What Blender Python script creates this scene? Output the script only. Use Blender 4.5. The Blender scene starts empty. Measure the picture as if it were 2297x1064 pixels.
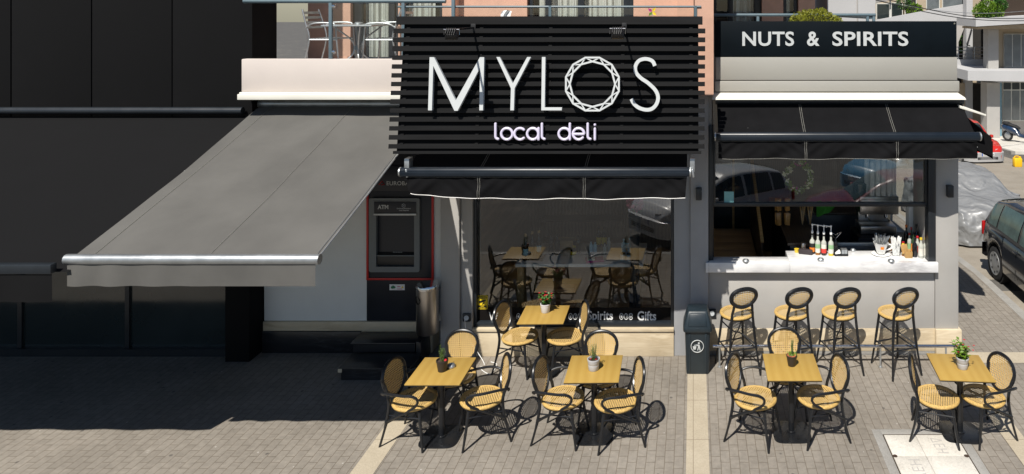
import bpy, bmesh, math, random
from mathutils import Vector, Matrix, noise as mnoise
PI = math.pi
R = math.radians
sc = bpy.context.scene
COL = sc.collection

# ---------------------------------------------------------------- camera
F, VX, VY, H = 1600.0, 1555.0, 15.0, 4.86       # focal length and principal point in photo pixels, eye height
cam_d = bpy.data.cameras.new('camera')
cam = bpy.data.objects.new('camera', cam_d)
COL.objects.link(cam)
cam.location = (0, 0, H)
cam.rotation_euler = (R(90), 0, 0)
cam_d.sensor_fit = 'HORIZONTAL'
cam_d.sensor_width = 36
cam_d.lens = 36 * F / 2297
cam_d.shift_x = -(VX - 1148.5) / 2297
cam_d.shift_y = -(532 - VY) / 2297
cam_d.clip_end = 600
cam_d.clip_start = 0.1
sc.camera = cam

# ---------------------------------------------------------------- light
SUN_EL, SUN_AZ = 53.4, 19.5                      # sun high behind the viewer's left shoulder
w = bpy.data.worlds.new('World')
sc.world = w
w.use_nodes = True
nt = w.node_tree
nt.nodes.clear()
sky = nt.nodes.new('ShaderNodeTexSky')
sky.sky_type = 'NISHITA'
sky.sun_disc = False
sky.sun_elevation = R(SUN_EL)
sky.ozone_density = 3.0
sky.dust_density = .3
sky.sun_rotation = R(180 + SUN_AZ)
bg = nt.nodes.new('ShaderNodeBackground')
bg.inputs['Strength'].default_value = 0.055
wo = nt.nodes.new('ShaderNodeOutputWorld')
nt.links.new(sky.outputs[0], bg.inputs[0])
nt.links.new(bg.outputs[0], wo.inputs[0])
sun_d = bpy.data.lights.new('sun', 'SUN')
sun_d.energy = 4.9
sun_d.angle = R(0.53)
sun_d.color = (1, .95, .87)
sun = bpy.data.objects.new('sun', sun_d)
COL.objects.link(sun)
sdir = Vector((math.sin(R(SUN_AZ)) * math.cos(R(SUN_EL)), math.cos(R(SUN_AZ)) * math.cos(R(SUN_EL)), -math.sin(R(SUN_EL))))
sun.rotation_euler = sdir.to_track_quat('-Z', 'Y').to_euler()
sun.location = (-8, -20, 25)
sc.view_settings.view_transform = 'Standard'
sc.view_settings.look = 'None'
sc.view_settings.exposure = 0.36
sc.view_settings.gamma = 1
sc.cycles.max_bounces = 8
sc.cycles.transparent_max_bounces = 24

# ---------------------------------------------------------------- helpers
def at(px, py, d):
    "a photo pixel at distance d in front of the viewer, as a world point"
    return Vector(((px - VX) / F * d, d, H - (py - VY) / F * d))
def wx(px, d): return (px - VX) / F * d
def wz(py, d): return H - (py - VY) / F * d
def gz(y):
    "the side street falls away beyond the corner"
    return 0.0 if y < 13 else -(min(y, 60) - 13) * 0.08

def org_of(o):
    v = Vector((0, 0, 0))
    while o is not None:
        v = v + o.location
        o = o.parent
    return v

class MB:
    def __init__(s):
        s.v = []; s.f = []; s.uv = {}; s.mi = []
    def add(s, vs, fs, mi=0, uvs=None):
        b = len(s.v)
        s.v += [Vector(p) for p in vs]
        for k, f in enumerate(fs):
            if uvs: s.uv[len(s.f)] = [uvs[i] for i in f]
            s.f.append([i + b for i in f]); s.mi.append(mi)
        return s
    def box(s, x0, x1, y0, y1, z0, z1, mi=0):
        return s.add([(x0,y0,z0),(x1,y0,z0),(x1,y1,z0),(x0,y1,z0),(x0,y0,z1),(x1,y0,z1),(x1,y1,z1),(x0,y1,z1)],
                     [(0,3,2,1),(4,5,6,7),(0,1,5,4),(1,2,6,5),(2,3,7,6),(3,0,4,7)], mi)
    def hexa(s, p, mi=0):
        "eight corners: bottom ring then top ring"
        return s.add(p, [(0,3,2,1),(4,5,6,7),(0,1,5,4),(1,2,6,5),(2,3,7,6),(3,0,4,7)], mi)
    def bar(s, a, b, wd, ht, up=(0,0,1)):
        a = Vector(a); b = Vector(b); d = (b - a).normalized(); up = Vector(up)
        r = d.cross(up)
        if r.length < 1e-4: r = d.cross(Vector((1,0,0)))
        r.normalize(); u = r.cross(d).normalized()
        r *= wd / 2; u *= ht / 2
        return s.hexa([a-r-u, a+r-u, b+r-u, b-r-u, a-r+u, a+r+u, b+r+u, b-r+u])
    def tube(s, path, r, seg=8, closed=False, cap=True, squash=None):
        P = [Vector(p) for p in path]; n = len(P)
        rad = r if isinstance(r, (list, tuple)) else [r] * n
        T = []
        for i in range(n):
            if closed: t = P[(i+1) % n] - P[i-1]
            else: t = P[min(i+1, n-1)] - P[max(i-1, 0)]
            if t.length < 1e-9: t = Vector((0,0,1))
            T.append(t.normalized())
        ref = Vector((0,0,1)) if abs(T[0].z) < .9 else Vector((1,0,0))
        u = T[0].cross(ref).normalized()
        rings = []; b = len(s.v)
        for i in range(n):
            u = (u - T[i] * u.dot(T[i]))
            if u.length < 1e-6: u = T[i].cross(Vector((1,0,0.3)))
            u.normalize(); v = T[i].cross(u)
            for k in range(seg):
                a = 2*PI*k/seg
                s.v.append(P[i] + (u*math.cos(a) + v*math.sin(a)) * rad[i])
        m = n if closed else n - 1
        for i in range(m):
            j = (i+1) % n
            for k in range(seg):
                l = (k+1) % seg
                s.f.append([b+i*seg+k, b+i*seg+l, b+j*seg+l, b+j*seg+k]); s.mi.append(0)
        if cap and not closed:
            s.f.append([b+k for k in range(seg)][::-1]); s.mi.append(0)
            s.f.append([b+(n-1)*seg+k for k in range(seg)]); s.mi.append(0)
        return s
    def lathe(s, prof, c=(0,0,0), seg=20, axis='z', sx=1, sy=1, cap=True):
        "prof: (radius, height) pairs from bottom to top"
        b = len(s.v); c = Vector(c)
        for (r, h) in prof:
            for k in range(seg):
                a = 2*PI*k/seg
                x, y = r*math.cos(a)*sx, r*math.sin(a)*sy
                if axis == 'z': p = Vector((x, y, h))
                elif axis == 'y': p = Vector((x, h, y))
                else: p = Vector((h, x, y))
                s.v.append(c + p)
        fl = axis == 'y'
        for i in range(len(prof)-1):
            for k in range(seg):
                l = (k+1) % seg
                q = [b+i*seg+k, b+i*seg+l, b+(i+1)*seg+l, b+(i+1)*seg+k]
                s.f.append(q[::-1] if fl else q); s.mi.append(0)
        if cap:
            q = [b+k for k in range(seg)]; t = [b+(len(prof)-1)*seg+k for k in range(seg)]
            s.f.append(q if fl else q[::-1]); s.mi.append(0)
            s.f.append(t[::-1] if fl else t); s.mi.append(0)
        return s
    def prism(s, poly, f, depth, g=None):
        "poly of 2-d points, f maps (u, v, w) to 3-d; extruded over w = 0..depth"
        n = len(poly)
        a = [f(u, v, 0) for u, v in poly]; c = [f(u, v, depth) for u, v in poly]
        return s.add(a + c, [list(range(n))[::-1], [n+i for i in range(n)]] + [[i, (i+1) % n, n+(i+1) % n, n+i] for i in range(n)])
    def grid(s, nu, nv, f, uvf=None, mi=0):
        vs = []; uv = []
        for j in range(nv+1):
            for i in range(nu+1):
                u, v = i/nu, j/nv
                vs.append(f(u, v)); uv.append(uvf(u, v) if uvf else (u, v))
        fs = [(j*(nu+1)+i, j*(nu+1)+i+1, (j+1)*(nu+1)+i+1, (j+1)*(nu+1)+i) for j in range(nv) for i in range(nu)]
        return s.add(vs, fs, mi, uv)
    def leaf(s, c, d, n, L, W):
        "a pointed folded leaf at c, growing along d with face normal near n"
        d = Vector(d).normalized(); t = d.cross(Vector(n))
        if t.length < 1e-4: t = d.cross(Vector((1, .2, .1)))
        t.normalize(); nn = t.cross(d); c = Vector(c)
        return s.add([c, c+d*L*.45+t*W*.5+nn*W*.18, c+d*L, c+d*L*.45-t*W*.5+nn*W*.18, c+d*L*.5], [(0,1,4),(1,2,4),(2,3,4),(3,0,4)])
    def build(s, name, mat, parent=None, bevel=0, smooth=None, seg=2, world=True, fixn=True):
        me = bpy.data.meshes.new(name)
        o3 = org_of(parent) if (parent is not None and world) else Vector((0,0,0))
        me.from_pydata([tuple(p - o3) for p in s.v], [], s.f)
        if s.uv:
            ul = me.uv_layers.new(name='UVMap')
            for pi, p in enumerate(me.polygons):
                q = s.uv.get(pi)
                if q:
                    for k, li in enumerate(p.loop_indices): ul.data[li].uv = q[k]
        ms = mat if isinstance(mat, (list, tuple)) else [mat]
        for m in ms: me.materials.append(m)
        if len(ms) > 1:
            for p, k in zip(me.polygons, s.mi): p.material_index = k
        bm = bmesh.new(); bm.from_mesh(me)
        if fixn and not s.uv: bmesh.ops.recalc_face_normals(bm, faces=bm.faces)
        if bevel:
            ed = [e for e in bm.edges if len(e.link_faces) == 2 and e.calc_face_angle(0) > R(35)]
            if ed: bmesh.ops.bevel(bm, geom=ed, offset=bevel, segments=seg, affect='EDGES', profile=.5, clamp_overlap=True)
        lim = R(40) if smooth is None else R(smooth)
        for e in bm.edges: e.smooth = len(e.link_faces) != 2 or e.calc_face_angle(0) < lim
        for f in bm.faces: f.smooth = True
        bm.to_mesh(me); bm.free(); me.update()
        o = bpy.data.objects.new(name, me)
        COL.objects.link(o)
        if parent is not None: o.parent = parent
        return o

def thing(name, label, cat, loc=(0,0,0), rz=0, group=None):
    o = bpy.data.objects.new(name, None)
    COL.objects.link(o)
    o.empty_display_size = .1
    o.location = loc; o.rotation_euler = (0, 0, rz)
    o['label'] = label; o['category'] = cat
    if group: o['group'] = group
    return o
def tag(o, label, cat, group=None):
    o['label'] = label; o['category'] = cat
    if group: o['group'] = group
    return o
def setting(o, kind='structure'):
    o['kind'] = kind
    return o
def copy_tree(o, parent=None):
    c = o.copy(); COL.objects.link(c)
    if parent is not None: c.parent = parent
    for ch in list(o.children): copy_tree(ch, c)
    return c
def smooth_path(P, n=6, closed=False):
    "Catmull-Rom through the points"
    P = [Vector(p) for p in P]; out = []; m = len(P)
    rng = range(m) if closed else range(m-1)
    for i in rng:
        if closed: p0, p1, p2, p3 = P[i-1], P[i], P[(i+1) % m], P[(i+2) % m]
        else: p0, p1, p2, p3 = P[max(i-1,0)], P[i], P[i+1], P[min(i+2,m-1)]
        for k in range(n):
            t = k/n
            out.append(.5*((2*p1) + (p2-p0)*t + (2*p0-5*p1+4*p2-p3)*t*t + (3*p1-p0-3*p2+p3)*t**3))
    if not closed: out.append(P[-1])
    return out

def text_mesh(body, bold=0.0, extr=0.0, spacing=1.0, align='LEFT', wsp=1.0):
    cu = bpy.data.curves.new('t', 'FONT')
    cu.body = body; cu.size = 1; cu.offset = bold; cu.extrude = extr; cu.space_character = spacing; cu.space_word = wsp
    cu.align_x = align; cu.resolution_u = 4
    ob = bpy.data.objects.new('t', cu); COL.objects.link(ob)
    dg = bpy.context.evaluated_depsgraph_get()
    me = bpy.data.meshes.new_from_object(ob.evaluated_get(dg))
    bpy.data.objects.remove(ob); bpy.data.curves.remove(cu)
    return me
def text_on(name, body, f, u0, u1, v0, v1, depth, mat, parent, bold=0.0, spacing=1.0, wsp=1.0):
    "lettering fitted to a box; f maps (u, v, w) to a world point, w pointing out of the surface"
    me = text_mesh(body, bold, .5, spacing, wsp=wsp)
    xs = [v.co.x for v in me.vertices]; ys = [v.co.y for v in me.vertices]
    x0, x1, y0, y1 = min(xs), max(xs), min(ys), max(ys)
    o3 = org_of(parent)
    for v in me.vertices:
        u = u0 + (v.co.x-x0)/(x1-x0)*(u1-u0); q = v0 + (v.co.y-y0)/max(1e-6, y1-y0)*(v1-v0)
        v.co = Vector(f(u, q, (v.co.z+.5)*depth)) - o3
    me.materials.clear(); me.materials.append(mat)
    me.name = name
    o = bpy.data.objects.new(name, me); COL.objects.link(o); o.parent = parent
    return o

# ---------------------------------------------------------------- materials
def N(nt, t, **kw):
    n = nt.nodes.new('ShaderNode' + t)
    for k, v in kw.items():
        if k in n.inputs: n.inputs[k].default_value = v
        else: setattr(n, k, v)
    return n
def mat(name, col, rough=.6, metal=0, var=.12, vs=6, bump=0, bs=60, spec=.5, spots=None, coat=0, stretch=(1,1,1)):
    "plain coloured surface with soft procedural unevenness, optional fine bump and marks"
    m = bpy.data.materials.new(name); m.use_nodes = True
    t = m.node_tree; p = t.nodes['Principled BSDF']
    p.inputs['Roughness'].default_value = rough; p.inputs['Metallic'].default_value = metal
    p.inputs['Specular IOR Level'].default_value = spec
    if coat: p.inputs['Coat Weight'].default_value = coat; p.inputs['Coat Roughness'].default_value = .05
    tc = N(t, 'TexCoord'); mp = N(t, 'Mapping'); mp.inputs['Scale'].default_value = stretch
    t.links.new(tc.outputs['Object'], mp.inputs[0])
    c = col + (1,) if len(col) == 3 else col
    last = None
    if var:
        n1 = N(t, 'TexNoise', Scale=vs, Detail=5, Roughness=.6); t.links.new(mp.outputs[0], n1.inputs['Vector'])
        rp = N(t, 'ValToRGB'); e = rp.color_ramp.elements
        e[0].position = .3; e[1].position = .7
        e[0].color = tuple(x*(1-var) for x in c[:3]) + (1,); e[1].color = tuple(min(1, x*(1+var)) for x in c[:3]) + (1,)
        t.links.new(n1.outputs[0], rp.inputs[0]); last = rp.outputs[0]
        rr = N(t, 'MapRange'); rr.inputs['To Min'].default_value = max(.02, rough-.08); rr.inputs['To Max'].default_value = min(1, rough+.1)
        t.links.new(n1.outputs[0], rr.inputs[0]); t.links.new(rr.outputs[0], p.inputs['Roughness'])
    if spots:
        sc_, thr, scol = spots
        v1 = N(t, 'TexVoronoi', Scale=sc_); t.links.new(mp.outputs[0], v1.inputs['Vector'])
        lt = N(t, 'Math', operation='LESS_THAN'); lt.inputs[1].default_value = thr
        t.links.new(v1.outputs['Distance'], lt.inputs[0])
        mx = N(t, 'MixRGB'); t.links.new(lt.outputs[0], mx.inputs[0])
        if last: t.links.new(last, mx.inputs[1])
        else: mx.inputs[1].default_value = c
        mx.inputs[2].default_value = scol + (1,); last = mx.outputs[0]
    if last: t.links.new(last, p.inputs['Base Color'])
    else: p.inputs['Base Color'].default_value = c
    if bump:
        n2 = N(t, 'TexNoise', Scale=bs, Detail=4); t.links.new(mp.outputs[0], n2.inputs['Vector'])
        bp = N(t, 'Bump', Strength=bump, Distance=.01); t.links.new(n2.outputs[0], bp.inputs['Height']); t.links.new(bp.outputs[0], p.inputs['Normal'])
    return m
def glass(name, ior=1.75, tint=(.8,.84,.84), rough=0.0):
    m = bpy.data.materials.new(name); m.use_nodes = True
    t = m.node_tree; t.nodes.remove(t.nodes['Principled BSDF']); o = t.nodes['Material Output']
    fr = N(t, 'Fresnel', IOR=ior); tr = N(t, 'BsdfTransparent', Color=tint+(1,)); gl = N(t, 'BsdfGlossy', Roughness=rough)
    gl.inputs['Color'].default_value = (1,1,1,1)
    # only the face towards the air mirrors; leaving the thin pane never does
    ge = N(t, 'NewGeometry'); iv = N(t, 'Math', operation='SUBTRACT'); iv.inputs[0].default_value = 1; t.links.new(ge.outputs['Backfacing'], iv.inputs[1])
    fm = N(t, 'Math', operation='MULTIPLY'); t.links.new(fr.outputs[0], fm.inputs[0]); t.links.new(iv.outputs[0], fm.inputs[1])
    mx = N(t, 'MixShader'); t.links.new(fm.outputs[0], mx.inputs[0]); t.links.new(tr.outputs[0], mx.inputs[1]); t.links.new(gl.outputs[0], mx.inputs[2])
    t.links.new(mx.outputs[0], o.inputs[0])
    return m
def lamp(name, col, s):
    m = bpy.data.materials.new(name); m.use_nodes = True
    p = m.node_tree.nodes['Principled BSDF']; p.inputs['Emission Color'].default_value = col+(1,); p.inputs['Emission Strength'].default_value = s
    return m

def cane_mat():
    m = bpy.data.materials.new('woven_cane'); m.use_nodes = True
    t = m.node_tree; p = t.nodes['Principled BSDF']; out = t.nodes['Material Output']
    p.inputs['Roughness'].default_value = .5
    uv = N(t, 'UVMap'); sx = N(t, 'SeparateXYZ'); t.links.new(uv.outputs[0], sx.inputs[0])
    S = .0245
    ds = []
    for ax in (0, 1):
        a = N(t, 'Math', operation='DIVIDE'); t.links.new(sx.outputs[ax], a.inputs[0]); a.inputs[1].default_value = S
        b = N(t, 'Math', operation='FRACT'); t.links.new(a.outputs[0], b.inputs[0])
        c = N(t, 'Math', operation='SUBTRACT'); t.links.new(b.outputs[0], c.inputs[0]); c.inputs[1].default_value = .5
        d = N(t, 'Math', operation='ABSOLUTE'); t.links.new(c.outputs[0], d.inputs[0]); ds.append(d)
    pw = []
    for d in ds:
        q = N(t, 'Math', operation='POWER'); t.links.new(d.outputs[0], q.inputs[0]); q.inputs[1].default_value = 3; pw.append(q)
    sm = N(t, 'Math', operation='ADD'); t.links.new(pw[0].outputs[0], sm.inputs[0]); t.links.new(pw[1].outputs[0], sm.inputs[1])
    hole = N(t, 'Math', operation='LESS_THAN'); t.links.new(sm.outputs[0], hole.inputs[0]); hole.inputs[1].default_value = .29**3
    # strand tone
    wv = N(t, 'TexWave', Scale=1/S*.65, Distortion=3.0, Detail=2); wv.bands_direction = 'DIAGONAL'; t.links.new(uv.outputs[0], wv.inputs['Vector'])
    ns = N(t, 'TexNoise', Scale=28, Detail=3); t.links.new(uv.outputs[0], ns.inputs['Vector'])
    ad = N(t, 'Math', operation='ADD'); t.links.new(wv.outputs['Fac'], ad.inputs[0]); t.links.new(ns.outputs[0], ad.inputs[1])
    hv = N(t, 'Math', operation='MULTIPLY'); t.links.new(ad.outputs[0], hv.inputs[0]); hv.inputs[1].default_value = .5
    rp = N(t, 'ValToRGB'); e = rp.color_ramp.elements
    e[0].position = .25; e[0].color = (.47,.285,.085,1); e[1].position = .75; e[1].color = (.70,.50,.205,1)
    t.links.new(hv.outputs[0], rp.inputs[0]); t.links.new(rp.outputs[0], p.inputs['Base Color'])
    bp = N(t, 'Bump', Strength=.6, Distance=.004); t.links.new(hv.outputs[0], bp.inputs['Height']); t.links.new(bp.outputs[0], p.inputs['Normal'])
    tr = N(t, 'BsdfTransparent'); mx = N(t, 'MixShader')
    t.links.new(hole.outputs[0], mx.inputs[0]); t.links.new(p.outputs[0], mx.inputs[1]); t.links.new(tr.outputs[0], mx.inputs[2])
    t.links.new(mx.outputs[0], out.inputs[0])
    return m
def wood_mat(name, c1, c2, rough=.45, ax='X', sc_=9):
    m = bpy.data.materials.new(name); m.use_nodes = True
    t = m.node_tree; p = t.nodes['Principled BSDF']; p.inputs['Roughness'].default_value = rough
    tc = N(t, 'TexCoord'); oi = N(t, 'ObjectInfo'); mp = N(t, 'Mapping'); mp.inputs['Scale'].default_value = (1, .12, 1) if ax == 'X' else (.12, 1, 1)
    t.links.new(tc.outputs['Object'], mp.inputs[0])
    of = N(t, 'VectorMath', operation='SCALE'); t.links.new(oi.outputs['Location'], of.inputs[0]); of.inputs['Scale'].default_value = 1.7
    av = N(t, 'VectorMath', operation='ADD'); t.links.new(mp.outputs[0], av.inputs[0]); t.links.new(of.outputs[0], av.inputs[1])
    wv = N(t, 'TexWave', Scale=sc_, Distortion=6, Detail=3); wv.inputs['Detail Scale'].default_value = 1.6; wv.bands_direction = ax
    t.links.new(av.outputs[0], wv.inputs['Vector'])
    ns = N(t, 'TexNoise', Scale=90, Detail=4); t.links.new(av.outputs[0], ns.inputs['Vector'])
    ad = N(t, 'MixRGB', Fac=.5); t.links.new(wv.outputs['Fac'], ad.inputs[1]); t.links.new(ns.outputs[0], ad.inputs[2])
    rp = N(t, 'ValToRGB'); e = rp.color_ramp.elements
    e[0].position = .2; e[1].position = .75; e[0].color = c1+(1,); e[1].color = c2+(1,)
    t.links.new(ad.outputs[0], rp.inputs[0]); t.links.new(rp.outputs[0], p.inputs['Base Color'])
    return m
def marble_mat(name, base, vein, sc_=1.6, rough=.18, w_=.06):
    m = bpy.data.materials.new(name); m.use_nodes = True
    t = m.node_tree; p = t.nodes['Principled BSDF']; p.inputs['Roughness'].default_value = rough; L = t.links.new
    tc = N(t, 'TexCoord'); mp = N(t, 'Mapping'); mp.inputs['Rotation'].default_value = (0, R(38), R(35)); mp.inputs['Scale'].default_value = (.45, 3.2, 3.2)
    L(tc.outputs['Object'], mp.inputs[0])
    n1 = N(t, 'TexNoise', Scale=sc_, Detail=9, Roughness=.62, Distortion=.5); L(mp.outputs[0], n1.inputs['Vector'])
    s = N(t, 'Math', operation='SUBTRACT'); L(n1.outputs[0], s.inputs[0]); s.inputs[1].default_value = .5
    a = N(t, 'Math', operation='ABSOLUTE'); L(s.outputs[0], a.inputs[0])
    rp = N(t, 'ValToRGB'); e = rp.color_ramp.elements
    e[0].position = 0; e[1].position = w_; e[0].color = vein+(1,); e[1].color = base+(1,); L(a.outputs[0], rp.inputs[0])
    n2 = N(t, 'TexNoise', Scale=1.3, Detail=3); L(tc.outputs['Object'], n2.inputs['Vector'])
    r2 = N(t, 'ValToRGB'); e = r2.color_ramp.elements; e[0].position = .42; e[1].position = .68; L(n2.outputs[0], r2.inputs[0])
    mx = N(t, 'MixRGB'); L(r2.outputs[0], mx.inputs[0]); mx.inputs[1].default_value = base+(1,); L(rp.outputs[0], mx.inputs[2])
    n3 = N(t, 'TexNoise', Scale=9, Detail=6); L(tc.outputs['Object'], n3.inputs['Vector'])
    m2 = N(t, 'MixRGB', blend_type='MULTIPLY', Fac=.16); L(mx.outputs[0], m2.inputs[1]); L(n3.outputs[0], m2.inputs[2])
    L(m2.outputs[0], p.inputs['Base Color'])
    return m
def ground_mat(name, kind):
    m = bpy.data.materials.new(name); m.use_nodes = True
    t = m.node_tree; p = t.nodes['Principled BSDF']; p.inputs['Roughness'].default_value = .85
    tc = N(t, 'TexCoord'); L = t.links.new
    def noise(scale, det=5, ro=.6): n = N(t, 'TexNoise', Scale=scale, Detail=det, Roughness=ro); L(tc.outputs['Object'], n.inputs['Vector']); return n
    def ramp(src, p0, p1, c0, c1):
        r = N(t, 'ValToRGB'); e = r.color_ramp.elements; e[0].position = p0; e[1].position = p1; e[0].color = c0+(1,) if len(c0)==3 else c0; e[1].color = c1+(1,) if len(c1)==3 else c1
        L(src, r.inputs[0]); return r
    def mix(a, b, fac=None, mode='MIX', f=.5):
        x = N(t, 'MixRGB', blend_type=mode, Fac=f)
        if fac is not None: L(fac, x.inputs[0])
        L(a, x.inputs[1])
        if isinstance(b, tuple): x.inputs[2].default_value = b+(1,)
        else: L(b, x.inputs[2])
        return x
    if kind == 'pavers':
        mp = N(t, 'Mapping'); mp.inputs['Rotation'].default_value = (0, 0, R(90)); L(tc.outputs['Object'], mp.inputs[0])
        wob = noise(3.0, 2); ws = N(t, 'VectorMath', operation='SCALE'); L(wob.outputs['Color'], ws.inputs[0]); ws.inputs['Scale'].default_value = .012
        av = N(t, 'VectorMath', operation='ADD'); L(mp.outputs[0], av.inputs[0]); L(ws.outputs[0], av.inputs[1])
        br = N(t, 'TexBrick', Scale=1); br.inputs['Brick Width'].default_value = .2; br.inputs['Row Height'].default_value = .1
        br.inputs['Mortar Size'].default_value = .0036; br.inputs['Mortar Smooth'].default_value = .25; br.inputs['Bias'].default_value = -.1
        br.inputs['Color1'].default_value = (.236,.213,.184,1); br.inputs['Color2'].default_value = (.262,.238,.207,1); br.inputs['Mortar'].default_value = (.162,.135,.103,1)
        L(av.outputs[0], br.inputs['Vector'])
        big = noise(.9, 6, .65); b2 = ramp(big.outputs[0], .3, .72, (.8,.79,.77), (1.14,1.13,1.11))
        c = mix(br.outputs[0], b2.outputs[0], mode='MULTIPLY', f=1)
        mid = noise(14, 6, .7); m2 = ramp(mid.outputs[0], .3, .75, (.8,.8,.8), (1.15,1.15,1.15)); c = mix(c.outputs[0], m2.outputs[0], mode='MULTIPLY', f=1)
        # pale limescale splashes and dark gum spots
        sp = noise(7.5, 8, .8); s2 = ramp(sp.outputs[0], .62, .74, (0,0,0), (.6,.6,.6)); c = mix(c.outputs[0], (.55,.53,.5), s2.outputs[0])
        wp = N(t, 'TexNoise', Scale=2.2, Detail=4); L(tc.outputs['Object'], wp.inputs['Vector'])
        vo = N(t, 'TexVoronoi', Scale=3.2); L(tc.outputs['Object'], vo.inputs['Vector']); g = ramp(vo.outputs['Distance'], .045, .075, (.75,.75,.75), (0,0,0)); c = mix(c.outputs[0], (.07,.065,.06), g.outputs[0])
        vo2 = N(t, 'TexVoronoi', Scale=5.3); L(tc.outputs['Object'], vo2.inputs['Vector']); g2 = ramp(vo2.outputs['Distance'], .03, .055, (.55,.55,.55), (0,0,0)); c = mix(c.outputs[0], (.62,.6,.57), g2.outputs[0])
        L(c.outputs[0], p.inputs['Base Color'])
        inv = N(t, 'Math', operation='SUBTRACT'); inv.inputs[0].default_value = 1; L(br.outputs['Fac'], inv.inputs[1])
        hs = N(t, 'Math', operation='MULTIPLY_ADD'); L(mid.outputs[0], hs.inputs[0]); hs.inputs[1].default_value = .35; L(inv.outputs[0], hs.inputs[2])
        bp = N(t, 'Bump', Strength=.7, Distance=.006); L(hs.outputs[0], bp.inputs['Height']); L(bp.outputs[0], p.inputs['Normal'])
    else:
        cols = {'asphalt': ((.245,.215,.172), (.32,.285,.235)), 'asphalt_street': ((.075,.07,.064), (.115,.11,.10)), 'stone': ((.37,.315,.23), (.48,.42,.32)), 'concrete': ((.52,.49,.43), (.70,.67,.61)), 'grey': ((.24,.23,.21), (.34,.33,.31))}[kind]
        big = noise(1.6, 8, .7); c = ramp(big.outputs[0], .3, .7, *cols)
        fine = noise(60, 4, .7); f2 = ramp(fine.outputs[0], .25, .8, (.8,.8,.8), (1.16,1.16,1.16)); c = mix(c.outputs[0], f2.outputs[0], mode='MULTIPLY', f=1)
        if kind == 'asphalt' or kind == 'asphalt_street':
            wv = noise(.35, 8, .75); s2 = ramp(wv.outputs[0], .56, .64, (0,0,0), (.35,.35,.35)); c = mix(c.outputs[0], (.30,.27,.22), s2.outputs[0])
        if kind == 'concrete':
            vo = noise(24, 8, .8); g = ramp(vo.outputs[0], .30, .42, (.85,.85,.85), (0,0,0)); c = mix(c.outputs[0], (.22,.19,.15), g.outputs[0])
        if kind == 'stone':
            st = noise(7, 7, .75); g = ramp(st.outputs[0], .62, .75, (0,0,0), (.5,.5,.5)); c = mix(c.outputs[0], (.22,.165,.10), g.outputs[0])
            br = N(t, 'TexBrick', Scale=1); br.offset = 0; br.inputs['Brick Width'].default_value = 6; br.inputs['Row Height'].default_value = .8; br.inputs['Mortar Size'].default_value = .0035
            L(tc.outputs['Object'], br.inputs['Vector']); c = mix(c.outputs[0], (.2,.16,.11), br.outputs['Fac'])
        L(c.outputs[0], p.inputs['Base Color'])
        bp = N(t, 'Bump', Strength=.5, Distance=.005); L(fine.outputs[0], bp.inputs['Height']); L(bp.outputs[0], p.inputs['Normal'])
    return m

M = {}
M['pavers'] = ground_mat('grey_pavers', 'pavers')
M['stone'] = ground_mat('pale_stone', 'stone')
M['concrete'] = ground_mat('speckled_concrete', 'concrete')
M['greystone'] = ground_mat('grey_kerb_stone', 'grey')
M['asphalt'] = ground_mat('side_street_asphalt', 'asphalt')
M['street'] = ground_mat('main_street_asphalt', 'asphalt_street')
M['cane'] = cane_mat()
M['cane_rim'] = mat('cane_rim', (.55,.36,.115), .5, var=.3, vs=70, bump=.6, bs=110)
M['frame'] = mat('black_painted_metal', (.010,.011,.013), .28, var=.2, vs=12)
M['black'] = mat('matt_black', (.007,.007,.008), .55, var=.25, vs=5)
M['slat'] = mat('charcoal_slat', (.0108,.0108,.0112), .65, spec=.12, var=.22, vs=4, stretch=(.4,2,6))
M['backing'] = mat('shadow_black_backing', (.003,.003,.0035), .8, spec=.2)  # dark backing, deep shadow of the slat gaps put into its colour
M['letter'] = mat('white_letter', (.52,.54,.54), .4, var=.03)
M['letter_side'] = mat('letter_return', (.55,.58,.6), .4, var=.03)
M['lilac'] = mat('lilac_letter', (.60,.56,.70), .35, var=.02)
M['table_wood'] = wood_mat('oak_laminate', (.385,.240,.055), (.42,.272,.068), .5, 'X', 3)
M['room_wood'] = wood_mat('brown_panelling', (.20,.13,.08), (.28,.19,.125), .5, 'X', 5)
M['dark_wood'] = wood_mat('dark_walnut', (.028,.018,.012), (.06,.04,.027), .4, 'X', 8)
M['mid_wood'] = wood_mat('brown_floorboards', (.46,.28,.13), (.60,.39,.20), .5, 'Y', 5)
M['oak'] = wood_mat('light_oak', (.36,.21,.07), (.5,.31,.12), .5, 'Y', 6)
M['marble'] = marble_mat('white_marble', (.84,.84,.84), (.50,.49,.50), 1.6, .22, .10)
M['beige'] = marble_mat('beige_marble', (.66,.56,.40), (.52,.42,.28), 2.2, .45, .09)
M['black_marble'] = marble_mat('black_marble', (.018,.019,.022), (.06,.06,.065), 3, .3, .03)
M['wall'] = mat('warm_grey_render', (.385,.372,.352), .85, var=.05, vs=2.2, bump=.15, bs=120)
M['pier'] = mat('shaded_grey_render', (.34,.345,.355), .8, var=.06, vs=2, bump=.15, bs=120)  # same paint as the wall, with bluish shade put into the colour
M['wall_pale'] = mat('pale_bank_render', (.70,.71,.69), .8, var=.05, vs=1.5, bump=.1, bs=120)
M['cream'] = mat('cream_painted_slab', (.56,.50,.46), .7, var=.04, vs=1.3, bump=.08, bs=60)
M['white'] = mat('white_painted_ledge', (.70,.68,.61), .6, var=.05, vs=2)
M['pink'] = mat('salmon_render', (.55,.335,.245), .9, var=.09, vs=5, bump=.3, bs=90)
M['panel'] = mat('beige_grey_panel', (.315,.305,.275), .5, var=.05, vs=1.2, stretch=(.5,1,1), spots=(3.1,.03,(.62,.6,.55)))
M['sign'] = mat('slate_sign_board', (.0030,.0058,.0085), .6, spec=.1, var=.15, vs=3, spots=(1.2,.012,(.4,.42,.42)))
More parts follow.
